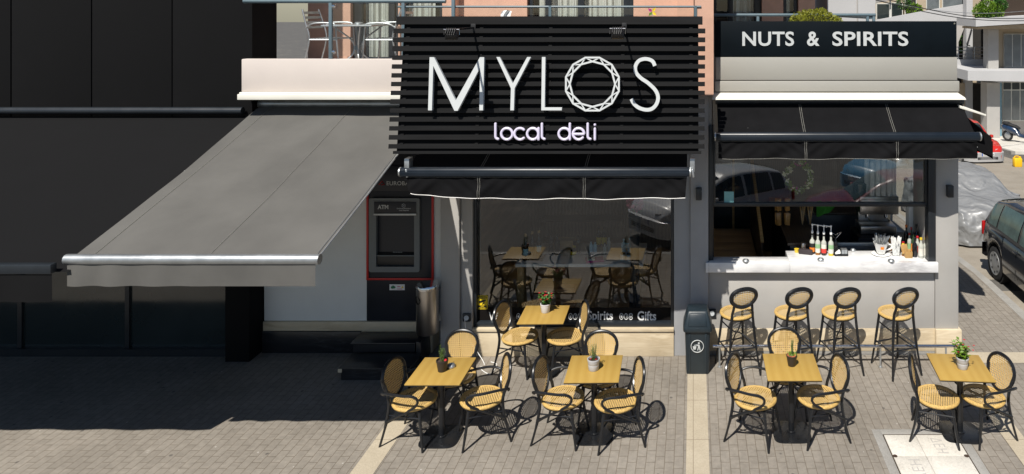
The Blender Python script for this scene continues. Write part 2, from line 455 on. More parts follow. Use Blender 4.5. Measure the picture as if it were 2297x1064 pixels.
M['fabric'] = mat('black_awning_canvas', (.0080,.0080,.0088), .95, spec=.06, var=.2, vs=3, bump=.25, bs=260, spots=(3.3,.03,(.30,.31,.31)))
M['grey_fabric'] = mat('grey_awning_canvas', (.098,.095,.088), .9, var=.16, vs=1.3, bump=.25, bs=260, spots=(2.7,.018,(.6,.6,.58)))
M['stitch'] = mat('pale_stitching', (.20,.195,.175), .8, var=.3, vs=60)
M['piping'] = mat('white_piping', (.8,.78,.75), .6)
M['bar_metal'] = mat('dark_blue_aluminium', (.006,.010,.016), .36, metal=0, var=.1)
M['chrome'] = mat('polished_steel', (.62,.62,.63), .14, metal=1, var=.06, vs=20)
M['steel'] = mat('brushed_steel', (.46,.43,.40), .32, metal=1, var=.22, vs=7, stretch=(1,1,.15))
M['galv'] = mat('galvanised_metal', (.45,.47,.48), .4, metal=.8, var=.15)
M['rail'] = mat('blue_grey_paint', (.10,.145,.17), .35, var=.1)
M['anthracite'] = mat('anthracite_aluminium', (.017,.021,.026), .35, var=.1)
M['plastic'] = mat('dark_slate_plastic', (.014,.023,.030), .38, var=.12, vs=9, bump=.08, bs=200)
M['navy'] = mat('navy_laminate', (.010,.013,.021), .4, var=.15)
M['red'] = mat('red_strip', (.50,.012,.012), .4, var=.05)
M['atm'] = mat('grey_atm_plastic', (.15,.165,.17), .45, var=.06)
M['atm_dark'] = mat('dark_atm_plastic', (.014,.015,.017), .35, var=.1)
M['glass'] = glass('shop_glass', 1.98, (.86,.88,.88))
M['glass_clear'] = glass('clear_glass', 1.5, (.96,.97,.97))
M['glass_upper'] = glass('balcony_glass', 1.7, (.93,.95,.95))
M['white_plastic'] = mat('white_plastic', (.8,.8,.78), .35, var=.03)
M['ceramic'] = mat('white_ceramic', (.82,.82,.80), .15, var=.02)
M['yellow'] = mat('yellow_vinyl', (.78,.56,.015), .45, var=.04)
M['yellow_p'] = mat('yellow_bucket_plastic', (.80,.47,.01), .4, var=.08)
M['pot_grey'] = mat('grey_pot', (.45,.455,.47), .5, var=.05)
M['pot_white'] = mat('pale_pot', (.62,.62,.63), .45, var=.05)
M['pot_black'] = mat('black_pot', (.028,.024,.022), .45, var=.12)
M['soil'] = mat('potting_soil', (.05,.03,.02), .95, var=.4, vs=40, bump=.8, bs=60)
M['leaf'] = mat('green_leaf', (.045,.13,.018), .5, var=.4, vs=14)
M['rosemary'] = mat('rosemary_leaf', (.085,.135,.03), .6, var=.4, vs=20)
M['hedge'] = mat('yellow_green_leaf', (.17,.18,.012), .5, var=.5, vs=9)
M['vine'] = mat('fresh_green_leaf', (.12,.22,.015), .5, var=.5, vs=5)
M['flower_red'] = mat('red_petal', (.45,.012,.02), .5, var=.2, vs=30)
M['flower_pink'] = mat('pink_petal', (.62,.17,.27), .6, var=.2, vs=30)
M['flower_white'] = mat('cream_petal', (.7,.7,.5), .6, var=.1)
M['flower_purple'] = mat('magenta_petal', (.4,.03,.2), .6, var=.1)
M['white_wall'] = mat('white_house_wall', (.44,.44,.445), .85, var=.05, vs=.5, bump=.1, bs=20)
M['grey_wall'] = mat('weathered_grey_wall', (.40,.38,.36), .85, var=.1, vs=.6)
M['tan_wall'] = mat('tan_render', (.40,.33,.24), .85, var=.1, vs=.6)
M['win_frame'] = mat('white_window_frame', (.62,.62,.58), .5, var=.05)
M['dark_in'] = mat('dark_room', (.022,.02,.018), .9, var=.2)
M['dark_glass'] = mat('dark_window_glass', (.02,.028,.03), .06, var=.2, vs=1, spec=.8)
M['grey_glass'] = mat('dusty_window_glass', (.14,.16,.17), .12, var=.25, vs=1, spec=.8)
M['curtain'] = mat('pale_curtain', (.56,.55,.5), .9, var=.08)
M['tarp'] = mat('silver_car_cover', (.235,.24,.245), .42, metal=.2, var=.1, vs=3, bump=.5, bs=5)
_t = M['tarp'].node_tree; _p = _t.nodes['Principled BSDF']; _tc = N(_t, 'TexCoord')
_n = N(_t, 'TexNoise', Scale=1.4, Detail=3); _t.links.new(_tc.outputs['Object'], _n.inputs['Vector'])
_sc = N(_t, 'VectorMath', operation='SCALE'); _t.links.new(_n.outputs['Color'], _sc.inputs[0]); _sc.inputs['Scale'].default_value = 1.3
_ad = N(_t, 'VectorMath', operation='ADD'); _t.links.new(_tc.outputs['Object'], _ad.inputs[0]); _t.links.new(_sc.outputs[0], _ad.inputs[1])
_w = N(_t, 'TexWave', Scale=1.1, Distortion=4, Detail=2); _w.bands_direction = 'DIAGONAL'; _t.links.new(_ad.outputs[0], _w.inputs['Vector'])
_b = N(_t, 'Bump', Strength=.7, Distance=.035); _t.links.new(_w.outputs['Fac'], _b.inputs['Height']); _t.links.new(_b.outputs[0], _p.inputs['Normal'])
M['rubber'] = mat('tyre_rubber', (.015,.015,.016), .8, var=.2, bump=.2)
M['car_black'] = mat('black_car_paint', (.008,.008,.009), .22, var=.05, coat=1)
M['car_red'] = mat('red_car_paint', (.50,.022,.012), .3, var=.05, coat=1)
M['car_wine'] = mat('wine_car_paint', (.22,.012,.03), .3, var=.05, coat=1)
M['car_white'] = mat('white_car_paint', (.75,.76,.76), .3, var=.03, coat=1)
M['car_blue'] = mat('blue_car_paint', (.10,.36,.60), .3, var=.03, coat=1)
M['car_grey'] = mat('grey_bumper_plastic', (.36,.36,.36), .5, var=.05)
M['car_glass'] = mat('car_window', (.012,.018,.018), .04, var=.1, spec=.8)
M['car_glass_green'] = mat('green_car_window', (.05,.085,.08), .04, var=.3, spec=.8)
M['rim'] = mat('silver_wheel', (.42,.43,.44), .35, metal=.7, var=.05)
M['headlight'] = mat('headlight_lens', (.62,.63,.62), .08, var=.1, spec=.8)
M['tail'] = mat('red_lens', (.35,.01,.01), .15, var=.05)
M['orange'] = mat('orange_lens', (.75,.18,.015), .2, var=.05)
M['plate'] = mat('plate_white', (.75,.75,.74), .4, var=.03)
M['ink'] = mat('black_print', (.01,.01,.012), .5, var=0)
M['ink_blue'] = mat('blue_print', (.02,.08,.35), .5, var=0)
M['charcoal'] = mat('charcoal_cladding', (.004,.004,.0045), .85, spec=.2, var=.15, vs=2)
# ---------------------------------------------------------------- ground, street, pavement
def sheet(name, m, x0, x1, y0, y1, dz, nx=1, ny=1, th=0.0, slope=True):
    b = MB(); g = (lambda y: gz(y)) if slope else (lambda y: 0)
    b.grid(nx, ny, lambda u, v: (x0+(x1-x0)*u, y0+(y1-y0)*v, g(y0+(y1-y0)*v)+dz))
    b.uv = {}
    if th:
        n = ny
        for k in range(ny):
            ya, yb = y0+(y1-y0)*k/n, y0+(y1-y0)*(k+1)/n
            for x in (x0, x1): b.add([(x,ya,g(ya)+dz),(x,yb,g(yb)+dz),(x,yb,g(yb)+dz-th),(x,ya,g(ya)+dz-th)], [(0,1,2,3)])
        for y in (y0, y1): b.add([(x0,y,g(y)+dz),(x1,y,g(y)+dz),(x1,y,g(y)+dz-th),(x0,y,g(y)+dz-th)], [(0,1,2,3)])
    return setting(b.build(name, m))
b = MB()
ys = [-160, -6, 13] + [13+47*k/8 for k in range(1, 9)] + [400]
for a, c in zip(ys, ys[1:]):
    b.add([(-300,a,gz(a)-.13),(300,a,gz(a)-.13),(300,c,gz(c)-.13),(-300,c,gz(c)-.13)], [(0,1,2,3)])
setting(b.build('ground', M['street']))
sheet('side_road', M['asphalt'], 5.27, 13.2, -1.0, 46, -.126, 1, 40)
sheet('pavement', M['pavers'], -30, 5.12, 5.85, 13.0, 0, 1, 1, .15)
sheet('side_pavement', M['pavers'], 3.4, 5.12, 13.0, 40, 0, 1, 20, .15)
sheet('kerb', M['greystone'], 5.12, 5.27, 5.7, 40, .004, 1, 30, .17)
sheet('kerb', M['greystone'], -30, 5.12, 5.7, 5.85, .004, 1, 1, .17)
sheet('far_pavement', M['concrete'], 14.0, 40, 31.0, 38, .0, 1, 8, .15)
sheet('far_kerb', M['greystone'], 13.82, 14.0, 31.0, 38, .006, 1, 8, .17)
for x0, x1, y0, y1 in ((-3.57,-3.325,5.86,9.3), (-.075,.172,5.86,9.62), (3.50,3.73,5.86,9.93)):
    sheet('stone_strip', M['stone'], x0, x1, y0, y1, .004)
sheet('stone_strip', M['stone'], 3.735, 5.11, 9.72, 10.02, .004)
# rows of laid pavers show in the street past the pavement too, in the glass

# ---------------------------------------------------------------- the pink building with bank and deli on its ground floor
pink = thing('pink_building', 'salmon pink building with balconies over a bank corner and a deli shopfront', 'building', (-1.5, 10.5, 0))
W0 = 9.95
def pbox(name, m, x0, x1, y0, y1, z0, z1, parent=None, bevel=0.0):
    b = MB(); b.box(x0,x1,y0,y1,z0,z1); return b.build(name, m, parent or pink, bevel)
XL = -6.05
# upper wall with openings (solid pieces butted between the windows)
UY = 11.2; TY_ = 13.0
def ux(px): return wx(px, UY)
wins = [(ux(786), ux(893)), (ux(897), ux(992)), (ux(1182), ux(1421))]
b = MB(); x = XL
for a, c in wins:
    b.box(x, a, UY, UY+.25, 3.96, 8.2); b.box(a, c, UY+.001, UY+.249, 6.25, 8.2); x = c
b.box(x, .27, UY, UY+.25, 3.96, 8.2)
b.box(ux(1006), ux(1030), UY-.22, UY-.001, 3.96, 8.2); b.box(ux(1520), ux(1556), UY-.2, UY-.001, 3.96, 8.2)
b.box(.02, .275, 9.62, 11.199, 3.66, 8.2)
b.build('wall', M['pink'], pink)
b = MB(); b.box(XL, .02, 9.72, 16, 8.2, 8.45); b.build('roof', M['cream'], pink)
b = MB(); b.box(.276, 2.4, 10.9, TY_-.001, 6.55, 6.75); b.build('upper_balcony_slab', M['cream'], pink, .01)
b = MB(); b.box(XL, -6.02, 11.46, 16, 3.9, 8.19); b.box(XL, 2.2, 15.8, 16, 3.9, 8.19); b.build('wall', M['pink'], pink)
# terrace wall above the bar (set back)
TY = 13.0
def tx(px): return wx(px, TY)
b = MB()
b.box(tx(1709), tx(1757), TY, TY+.25, 4.3, 8.2); b.box(tx(1791), 2.22, TY, TY+.25, 4.3, 8.2); b.box(.276, .36, TY, TY+.25, 4.3, 8.2)
b.box(.36, 2.22, TY+.001, TY+.249, 6.4, 8.2); b.box(.276, .30, 11.5, TY-.001, 4.3, 8.2); b.box(2.0, 2.22, TY+.25, 15.79, 3.9, 8.2)
b.build('wall', M['pink'], pink)
def french(x0, x1, y, z0, z1, mull, parent, curt=(0.15, .85), gl='glass_upper'):
    fw = .07
    b = MB(); b.box(x0,x0+fw,y-.02,y+.06,z0,z1); b.box(x1-fw,x1,y-.02,y+.06,z0,z1); b.box(x0+fw,x1-fw,y-.02,y+.06,z1-fw,z1); b.box(x0+fw,x1-fw,y-.02,y+.06,z0,z0+.1)
    for q in mull: xm = x0+(x1-x0)*q; b.box(xm-.05, xm+.05, y-.022, y+.058, z0+.1, z1-fw)
    f = b.build('french_window', M['anthracite'], parent, .006)
    g = MB(); g.box(x0+fw, x1-fw, y+.018, y+.024, z0+.1, z1-fw); g.build('pane', M[gl], f)
    c = MB(); xa, xb = x0+(x1-x0)*curt[0], x0+(x1-x0)*curt[1]
    nf = int((xb-xa)/.012)
    c.grid(nf, 1, lambda u, v: (xa+(xb-xa)*u, y+.16+.028*math.sin(u*(xb-xa)*52)+.012*math.sin(u*(xb-xa)*131+1), z0+.02+(z1-z0-.1)*v)); c.uv = {}
    c.build('curtain', M['curtain'], f)
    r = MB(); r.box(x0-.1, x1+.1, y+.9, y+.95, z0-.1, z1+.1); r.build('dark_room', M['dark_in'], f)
    return f
french(wins[0][0], wins[0][1], UY+.1, 3.96, 6.25, (.12, .82), pink, (.16, .8))
french(wins[1][0], wins[1][1], UY+.1, 3.96, 6.25, (), pink, (.05, .7))
french(wins[2][0], wins[2][1], UY+.1, 3.96, 6.25, (.19, .5, .93), pink, (.08, .9))
french(.36, tx(1709), TY+.1, 4.3, 6.4, (.36, .9), pink, (.4, .9))
french(tx(1757), tx(1791), TY+.1, 4.3, 6.4, (), pink, (.05, .6))
# balcony slab: cream face with a stepped ledge
z = lambda py: wz(py, 9.55)
b = MB(); b.box(XL, .018, 9.55, 9.67, z(207), z(133)); b.box(XL, .018, 9.671, 11.199, z(207), 3.955); b.build('balcony_slab', M['cream'], pink, .01)
b = MB(); b.box(XL, .016, 9.50, 9.549, z(210), z(206.5)); b.box(XL, .016, 9.46, 9.9, z(222.5), z(210)); b.build('balcony_ledge', M['white'], pink, .006)
b = MB(); b.box(XL+.01, .26, 9.96, 10.3, 2.98, z(222.5)-.002); b.build('fascia', M['pier'], pink)
# bank ground floor
BY = 10.06
b = MB(); b.box(XL, wx(823, BY), BY, BY+.25, .43, 2.979); b.box(wx(973, BY), -3.45, BY, BY+.25, .43, 2.979); b.box(wx(823,BY), wx(973,BY), BY+.2, BY+.249, .43, 2.979)
b.build('bank_wall', M['wall_pale'], pink)
b = MB(); b.box(XL, -3.66, BY-.035, BY+.24, .30, .428); b.box(-4.66, -3.66, BY-.05, BY+.24, 0, .299); b.build('bank_plinth', M['beige'], pink, .006)
b = MB(); b.box(XL, -4.662, BY-.06, BY+.24, 0, .299); b.build('black_plinth', M['black_marble'], pink, .004)
b = MB(); b.box(wx(823,BY)+.002, wx(973,BY)-.002, BY-.012, BY+.19, .432, 2.9); b.build('bank_panel', M['navy'], pink, .003)
# deli piers
xa, xb, xc = wx(988, 9.85), wx(1030, 9.85), wx(1062, W0)
b = MB(); b.box(xa, xb, 9.85, 10.3, 0, 2.979); b.build('pier', M['wall'], pink, .004)
b = MB(); b.box(xb+.012, xc, 9.90, 10.3, 0, 2.979); b.box(xb, xb+.012, 9.93, 10.29, 0, 2.978); b.build('pier', M['wall'], pink, .004)
xd, xe, xf = wx(1512, W0), wx(1545.5, 9.88), wx(1589, 9.88)
b = MB(); b.box(xd, xe+.02, 9.93, 10.3, 0, 2.979); b.build('pier', M['pier'], pink, .004)
b = MB(); b.box(xe+.02, xf, 9.88, 10.3, 0, 3.655); b.build('pilaster', M['pier'], pink, .006)
# deli plinth
b = MB(); b.box(xc+.002, xd-.002, 9.905, 10.2, .0, wz(744, 9.905)); b.build('plinth', M['beige'], pink, .004)
b = MB(); b.box(xc+.002, xd-.002, 9.885, 10.25, wz(744, 9.905)+.001, wz(738, 9.885)); b.build('window_sill', M['beige'], pink, .005)
# shop window
z0, z1 = wz(738, 9.885)+.001, 2.975
b = MB(); fr = .045
b.box(xc+.003, xc+fr, 9.94, 10.08, z0, z1); b.box(xd-fr, xd-.003, 9.94, 10.08, z0, z1); b.box(xc+fr, xd-fr, 9.94, 10.08, z0, z0+.06); b.box(xc+fr, xd-fr, 9.94, 10.08, z1-.06, z1)
sw = b.build('shop_window', M['anthracite'], pink, .004)
GY = 10.02
b = MB(); b.hexa([(xc+fr,GY,z0+.06),(xd-fr,GY,z0+.06),(xd-fr,GY+.008,z0+.06),(xc+fr,GY+.008,z0+.06),(xc+fr,GY+.020,z1-.06),(xd-fr,GY+.020,z1-.06),(xd-fr,GY+.028,z1-.06),(xc+fr,GY+.028,z1-.06)]); b.build('pane', M['glass'], sw)
zb0, zb1 = wz(727, GY), wz(690, GY)
b = MB(); b.box(xc+fr+.002, xd-fr-.002, GY-.004, GY-.001, z0+.062, zb1); b.build('black_film', mat('black_window_film', (.008,.0065,.006), .6, spec=.12, var=.1), sw)
def fy(y): return lambda u, v, w_: (u, y - w_, v)
FG = fy(GY-.004)
def wl(body, p0, p1, q0, q1, nm='lettering', bold=.012):
    return text_on(nm, body, FG, wx(p0,GY), wx(p1,GY), wz(q1,GY), wz(q0,GY), .0015, M['white_plastic'], sw, bold)
wl('W', 1097, 1118, 700, 721); wl('Spirits', 1318, 1375, 697, 724, bold=.02); wl('Gifts', 1430, 1472, 698, 719, bold=.02)
def ringpts(cx, cz, rx, rz, n=18, egg=0): return [(cx+rx*math.cos(2*PI*k/n)*(1-egg*math.sin(2*PI*k/n)), GY-.0055, cz+rz*math.sin(2*PI*k/n)) for k in range(n)]
for base in (1163, 1280, 1394):
    for k in range(3):
        b = MB()
        cx = wx(base+k*10.5, GY); cz = wz(710, GY); rx, rz = .026, .042
        if k == 2:
            b.tube(ringpts(cx, cz+.02, .022, .022), .004, 4, True); b.tube(ringpts(cx, cz-.022, .024, .023), .004, 4, True)
            for t in (-.02, .02): b.tube([(cx-.01, GY-.0055, cz+t), (cx+.01, GY-.0055, cz+t)], .003, 4)
        else:
            b.tube(ringpts(cx, cz, rx, rz, egg=.25*k), .004, 4, True)
            if k == 0: b.lathe([(.004,-.02),(.012,0),(.007,.018)], (cx, GY-.005, cz), 8, sy=.2)
            else: b.tube([(cx, GY-.0055, cz+.028), (cx+.007, GY-.0055, cz), (cx, GY-.0055, cz-.028)], .003, 4)
        b.build('nut_icon', M['white_plastic'], sw)
# deli room
RX0, RX1 = xc-.02, .24
b = MB(); b.box(RX0, RX1, 10.31, 13.4, .28, .33); b.build('room_floor', M['mid_wood'], pink)
b = MB(); b.box(RX0-.1, RX0, 10.31, 13.4, .331, 3.29); b.box(RX0-.1, RX1, 13.4, 13.5, .28, 3.29); b.box(RX1-.05, RX1, 10.31, 10.5, .331, 3.29); b.box(RX1-.05, RX1, 12.9, 13.399, .331, 3.29); b.build('room_wall', M['room_wood'], pink)
b = MB(); b.box(RX0-.1, RX1, 10.31, 13.5, 3.3, 3.4); b.build('room_ceiling', M['white_plastic'], pink)
b = MB()
for k in range(6): b.box(RX0+.3, -1.3, 13.05, 13.39, .5+.42*k, .53+.42*k)
b.box(RX0+.25, RX0+.299, 13.05, 13.39, .34, 2.9); b.box(-1.299, -1.25, 13.05, 13.39, .34, 2.9); b.build('shelf', M['dark_wood'], pink)

# ---------------------------------------------------------------- dark neighbour past the bank, carrying the street on
nb = thing('dark_building', 'charcoal clad shopfront building on the far left beside the bank', 'building', (-9, 10, 0))
b = MB(); b.box(-16, -6.07, 9.75, 10.4, 2.6, 9.5); b.box(-6.4, -6.07, 9.75, 10.4, 0, 2.599); b.box(-16, -15.6, 9.75, 10.4, 0, 2.599); b.box(-11.2,-10.9,9.75,10.4,0,2.599); b.build('wall', M['charcoal'], nb, .006)
b = MB()
for k in range(9): b.box(-15.9+k*1.1, -15.9+k*1.1+1.08, 9.735, 9.749, 2.75, 9.4)
b.build('cladding', M['charcoal'], nb, .003)
b = MB(); b.box(-15.6, -11.2, 9.98, 10.0, 0.1, 2.599); b.box(-10.9, -6.4, 9.98, 10.0, .1, 2.599); b.build('window', M['dark_glass'], nb)
b = MB(); b.box(-15.6, -11.2, 9.9, 10.1, 0, .099); b.box(-10.9, -6.4, 9.9, 10.1, 0, .099)
for x in (-9.4, -7.9, -14.1, -12.6): b.box(x-.03, x+.03, 9.95, 9.979, .1, 2.599)
b.build('window_frame', M['anthracite'], nb)
# black awning made up to cast shade on the far left pavement
aw = thing('black_awning', 'plain black awning added to shade the charcoal shopfront at the far left', 'awning', (-9, 9.7, 2.8), 0, 'awnings over the shopfronts')
b = MB(); P = lambda u, v: (-12.6+6.64*u, 9.70-2.9*v, 3.36-1.03*v-.03*math.sin(PI*v))
b.grid(30, 10, P); b.uv = {}; b.build('canvas', M['charcoal'], aw)
b = MB(); b.bar((-12.62, 6.76, 2.38), (-6.06, 6.76, 2.38), .07, .09); b.build('front_bar', M['anthracite'], aw, .008)
b = MB(); b.grid(80, 4, lambda u, v: (-12.6+6.54*u, 6.74-.012*math.sin(u*60)*v, 2.33-.26*v)); b.uv = {}; b.build('valance', M['charcoal'], aw)
b = MB(); b.tube([(-12.6, 9.66, 3.45), (-6.1, 9.66, 3.45)], .05, 10); b.build('roller', M['anthracite'], aw)

# ---------------------------------------------------------------- bar annex
bar = thing('bar_building', 'single storey grey corner bar with serving hatch and slate sign fascia', 'building', (2, 10.5, 0))
def bx(name, m, x0, x1, y0, y1, z0, z1, parent=None, bevel=.004):
    b = MB(); b.box(x0,x1,y0,y1,z0,z1); return b.build(name, m, parent or bar, bevel)
X0, X1, X2, X3 = xf+.002, wx(2097, W0), wx(2150, 9.93), wx(2080, W0)
zc = 1.183                                          # underside of counter at the wall
bx('wall', M['wall'], X0, X1-.004, W0, 10.15, wz(737, W0), zc)
bx('corner_pillar', M['wall'], X1, X2, 9.93, 10.3, wz(740, 9.9)+.001, 3.54)
bx('plinth', M['beige'], X0, X1-.004, W0-.012, 10.15, .06, wz(737, W0)-.001)
bx('plinth', M['greystone'], X0, X1-.004, W0-.006, 10.15, 0, .059)
bx('plinth', M['beige'], X1-.001, X2+.03, 9.885, 10.33, 0, wz(740, 9.9))
b = MB(); b.box(X2-.2, X2-.002, 10.301, 14.0, 0, .9); b.box(X2-.2, X2-.002, 10.301, 14.0, 2.95, 4.4); b.box(X2-.2, X2-.002, 10.301, 10.7, .901, 2.949); b.box(X2-.2, X2-.002, 13.2, 14.0, .901, 2.949); b.build('side_wall', M['wall'], bar)
b = MB(); b.box(X2-.12, X2-.112, 10.7, 13.2, .901, 2.949); b.build('side_pane', M['glass_clear'], bar)
bx('back_wall', M['wall'], X0, X2-.2, 13.8, 14.0, 0, 4.4)
bx('roof', M['greystone'], .28, X2-.21, 10.3, 12.999, 4.2, 4.3)
# hatch frame
px0, px1 = wx(1587.5, W0), wx(1600, W0); ct1_ = wz(590, 9.84)
b = MB(); b.box(X0, px1, 9.93, 10.06, ct1_+.001, 3.2); b.build('hatch_frame', M['anthracite'], bar, .004)
b = MB(); b.box(X3, X1-.002, 9.90, 10.06, ct1_-.06, 3.2); b.build('hatch_frame', M['anthracite'], bar, .004)
zs0, zs1 = wz(463, 9.96), wz(455, 9.96)
b = MB(); b.box(px1+.001, X3-.001, 9.94, 10.02, zs0, zs1); b.box(px1+.001, X3-.001, 9.94, 10.02, 2.98, 3.03); b.box(px1+.001, px1+.03, 9.94, 10.02, zs1, 2.98); b.box(X3-.03, X3-.001, 9.94, 10.02, zs1, 2.98)
sash = b.build('sash', M['anthracite'], bar, .004)
b = MB(); TH = R(.55); zz0, zz1 = zs1, 2.98
b.add([(px1+.03,9.985,zz0),(X3-.03,9.985,zz0),(X3-.03,9.985+.014,zz1),(px1+.03,9.985+.014,zz1),(px1+.03,9.991,zz0),(X3-.03,9.991,zz0),(X3-.03,9.991+.014,zz1),(px1+.03,9.991+.014,zz1)], [(0,1,2,3),(4,7,6,5),(0,4,5,1),(1,5,6,2),(2,6,7,3),(3,7,4,0)])
b.build('pane', M['glass'], sash)
# upper fascia: slate sign sits on it; beige panels, white ledge
zt = lambda py: wz(py, W0)
FX0, FX1 = wx(1605, W0), wx(2146, W0)
bx('fascia', M['wall'], X0+.06, X2-.03, 9.99, 10.29, 3.031, 4.6)
bx('panel', M['panel'], FX0, FX1, W0-.03, 9.989, zt(180), zt(128.5), bevel=.01)
bx('panel', M['panel'], FX0-.01, FX1+.02, W0-.055, 9.989, zt(205), zt(181.5), bevel=.01)
b = MB(); zl0, zl1 = wz(224, 9.72), wz(206, 9.88)
b.hexa([(wx(1596,9.72),9.70,zl0),(wx(2167,9.72),9.70,zl0),(wx(2150,9.9),9.985,zl0+.05),(wx(1598,9.9),9.985,zl0+.05),(wx(1598,9.72),9.72,zl0+.03),(wx(2165,9.72),9.72,zl0+.03),(wx(2148,9.9),9.985,zl1),(wx(1600,9.9),9.985,zl1)])
b.build('ledge', M['white'], bar, .004)
b = MB(); b.hexa([(X2-.05,9.74,3.47),(X2+.31,9.74,3.36),(X2+.31,13.2,3.36),(X2-.05,13.2,3.47),(X2-.05,9.74,3.51),(X2+.31,9.74,3.385),(X2+.31,13.2,3.385),(X2-.05,13.2,3.51)]); b.build('side_ledge', M['white'], bar, .004)
# bar room
bx('room_floor', M['mid_wood'], X0, X2-.2, 10.31, 13.8, .10, .15)
b = MB(); b.box(.242, .30, 10.31, 10.5, .151, 3.09); b.box(.242, .30, 12.9, 13.69, .151, 3.09); b.box(X0, X2-.2, 13.7, 13.79, .151, 3.09); b.build('room_wall', M['dark_wood'], bar)
bx('room_ceiling', M['white_plastic'], X0, X2-.2, 10.31, 13.8, 3.1, 3.15)
bx('hatch_cheek', M['wall'], X3+.01, X1-.01, 10.062, 10.62, 1.20, 3.09)
# marble counter: narrow on the left, deep on the right
CF = 9.84
cx0, cx1, cs = wx(1583, CF), wx(2105, CF), wx(1772, CF)
ct0, ct1 = wz(612, CF), wz(590, CF)
cn = thing('marble_counter', 'white veined marble serving counter across the bar hatch', 'counter', (1.8, 9.9, 1.3))
b = MB(); b.box(cx0, X0, CF, 9.878, ct0, ct1); b.box(X0, cs, CF, 10.08, ct0, ct1); b.build('counter_top', M['marble'], cn, .004)
b = MB(); b.box(cs+.002, cx1, CF, 9.897, ct0, ct1); b.box(cs+.002, X3-.004, 9.8975, 10.33, ct0, ct1-.0005); b.build('counter_top', M['marble'], cn, .003)

# ---------------------------------------------------------------- signs
ms = thing('slatted_sign', 'large charcoal slatted sign box with thin white MYLOS letters', 'sign', (-1.77, 8.7, 3.1), 0, None)
Db, Dt = 8.50, 8.75
Zb, Zt = wz(346, Db), wz(37, Dt)
sd = Vector((0, Dt-Db, Zt-Zb)).normalized(); sn = Vector((0, -sd.z, sd.y))          # up the sign, and out of it
S0 = Vector((0, Db, Zb))
SL = math.hypot(Dt-Db, Zt-Zb)
def SG(u, v, w_): return Vector((u, 0, 0)) + S0 + sd*v + sn*w_
def sv(py):
    "height up the sign of a photo row"
    k = (py - VY)/F
    # H - k*(Db+sd.y*t) = Zb + sd.z*t
    return (H - k*Db - Zb)/(sd.z + k*sd.y)
def su(px, py):
    t = sv(py); return (px - VX)/F*(Db + sd.y*t)
def sbox(b, u0, u1, v0, v1, w0, w1): b.hexa([SG(u0,v0,w1),SG(u1,v0,w1),SG(u1,v0,w0),SG(u0,v0,w0),SG(u0,v1,w1),SG(u1,v1,w1),SG(u1,v1,w0),SG(u0,v1,w0)])
UL, UR = su(884, 190), su(1578, 190)
b = MB(); sbox(b, UL+.05, UR-.06, .02, SL-.02, -.16, -.075); b.build('backing', M['backing'], ms)
b = MB()
rows = [(36, 54.5)] + [(63.2+19.77*k, 74.0+19.72*k) for k in range(14)]
rows = [(36.2,54.3),(63.5,74),(83.5,94),(103,114.5),(124,134),(144,154),(164,174),(183.5,193.5),(203.5,213.5),(222.5,233.5),(243.5,253.5),(263,273.5),(283.5,293.5),(303.5,314),(324,334)]
for k, (p0, p1) in enumerate(rows):
    v1, v0 = sv(p0), sv(p1)
    pl_ = 887 if k == 0 else 881-(p0-40)*.042
    sbox(b, su(pl_, p0), su(1576 if k == 0 else 1582.5-(p0-40)*.008, p0), v0, v1, -.074, -.03)
sbox(b, su(879,342), su(1573,342), 0.0, sv(339.5), -.074, -.028)
for px in (905, 1072, 1230, 1395, 1550):
    for k in range(len(rows)-1):
        sbox(b, su(px-4,190), su(px+4,190), sv(rows[k+1][0])+.0005, sv(rows[k+1][0])+.014, -.0745, -.045)
b.build('slat_panel', M['slat'], ms, .0015, seg=1)
# MYLOS letters
LW, LD = .073, .05
def stroke_poly(b, pts, w_, w0, w1, closed=False):
    "a mitred ribbon of width w_ along 2-d points, extruded from w0 to w1"
    P = [Vector((p[0], p[1])) for p in pts]; n = len(P); Lf = []; Rt = []
    for i in range(n):
        a = P[i]-P[i-1] if (i or closed) else P[1]-P[0]
        c = P[(i+1) % n]-P[i] if (i < n-1 or closed) else P[-1]-P[-2]
        a.normalize(); c.normalize(); t = (a+c).normalized(); nn = Vector((-t.y, t.x)); k = w_/2/max(.5, nn.dot(Vector((-a.y, a.x))))
        Lf.append(P[i]+nn*k); Rt.append(P[i]-nn*k)
    m = n if closed else n-1
    for i in range(m):
        j = (i+1) % n
        b.hexa([SG(*Rt[i],w0), SG(*Rt[j],w0), SG(*Lf[j],w0), SG(*Lf[i],w0), SG(*Rt[i],w1), SG(*Rt[j],w1), SG(*Lf[j],w1), SG(*Lf[i],w1)])
def poly_letter(pts_px, closed_polys):
    b = MB()
    for poly in closed_polys:
        b.prism([(su(x, y), sv(y)) for x, y in poly], lambda u, v, w_: SG(u, v, .02+w_), LD)
    return b
def extr(polys, name='letter', depth=LD, w0=.02, m='letter'):
    b = MB()
    for poly in polys:
        k0 = len(b.f); b.prism([(su(x, y), sv(y)) for x, y in poly], lambda u, v, w_: SG(u, v, w0+w_), depth)
        for k in range(k0+2, len(b.f)): b.mi[k] = 1  # letter sides get a separate tone to imitate shading
    o = b.build(name, [M[m], M['letter_side']], ms); return o
q = lambda x, y: (740+x/2.956, y/2.956); q2 = lambda x, y: (1200+x/2.956, y/2.956)
extr([[q(675,383),q(704,383),q(847,668),q(1006,383),q(1034,383),q(1026,733),q(1002,733),q(1007,452),q(859,736),q(838,736),q(699,440),q(690,733),q(665,733)]])
extr([[q(1114,382),q(1136,382),q(1222,556),q(1317,382),q(1341,382),q(1234,588),q(1229,733),q(1206,733),q(1210,588)]])
extr([[q2(54,382),q2(77,382),q2(72,713),q2(186,713),q2(184,733),q2(50,733)]])
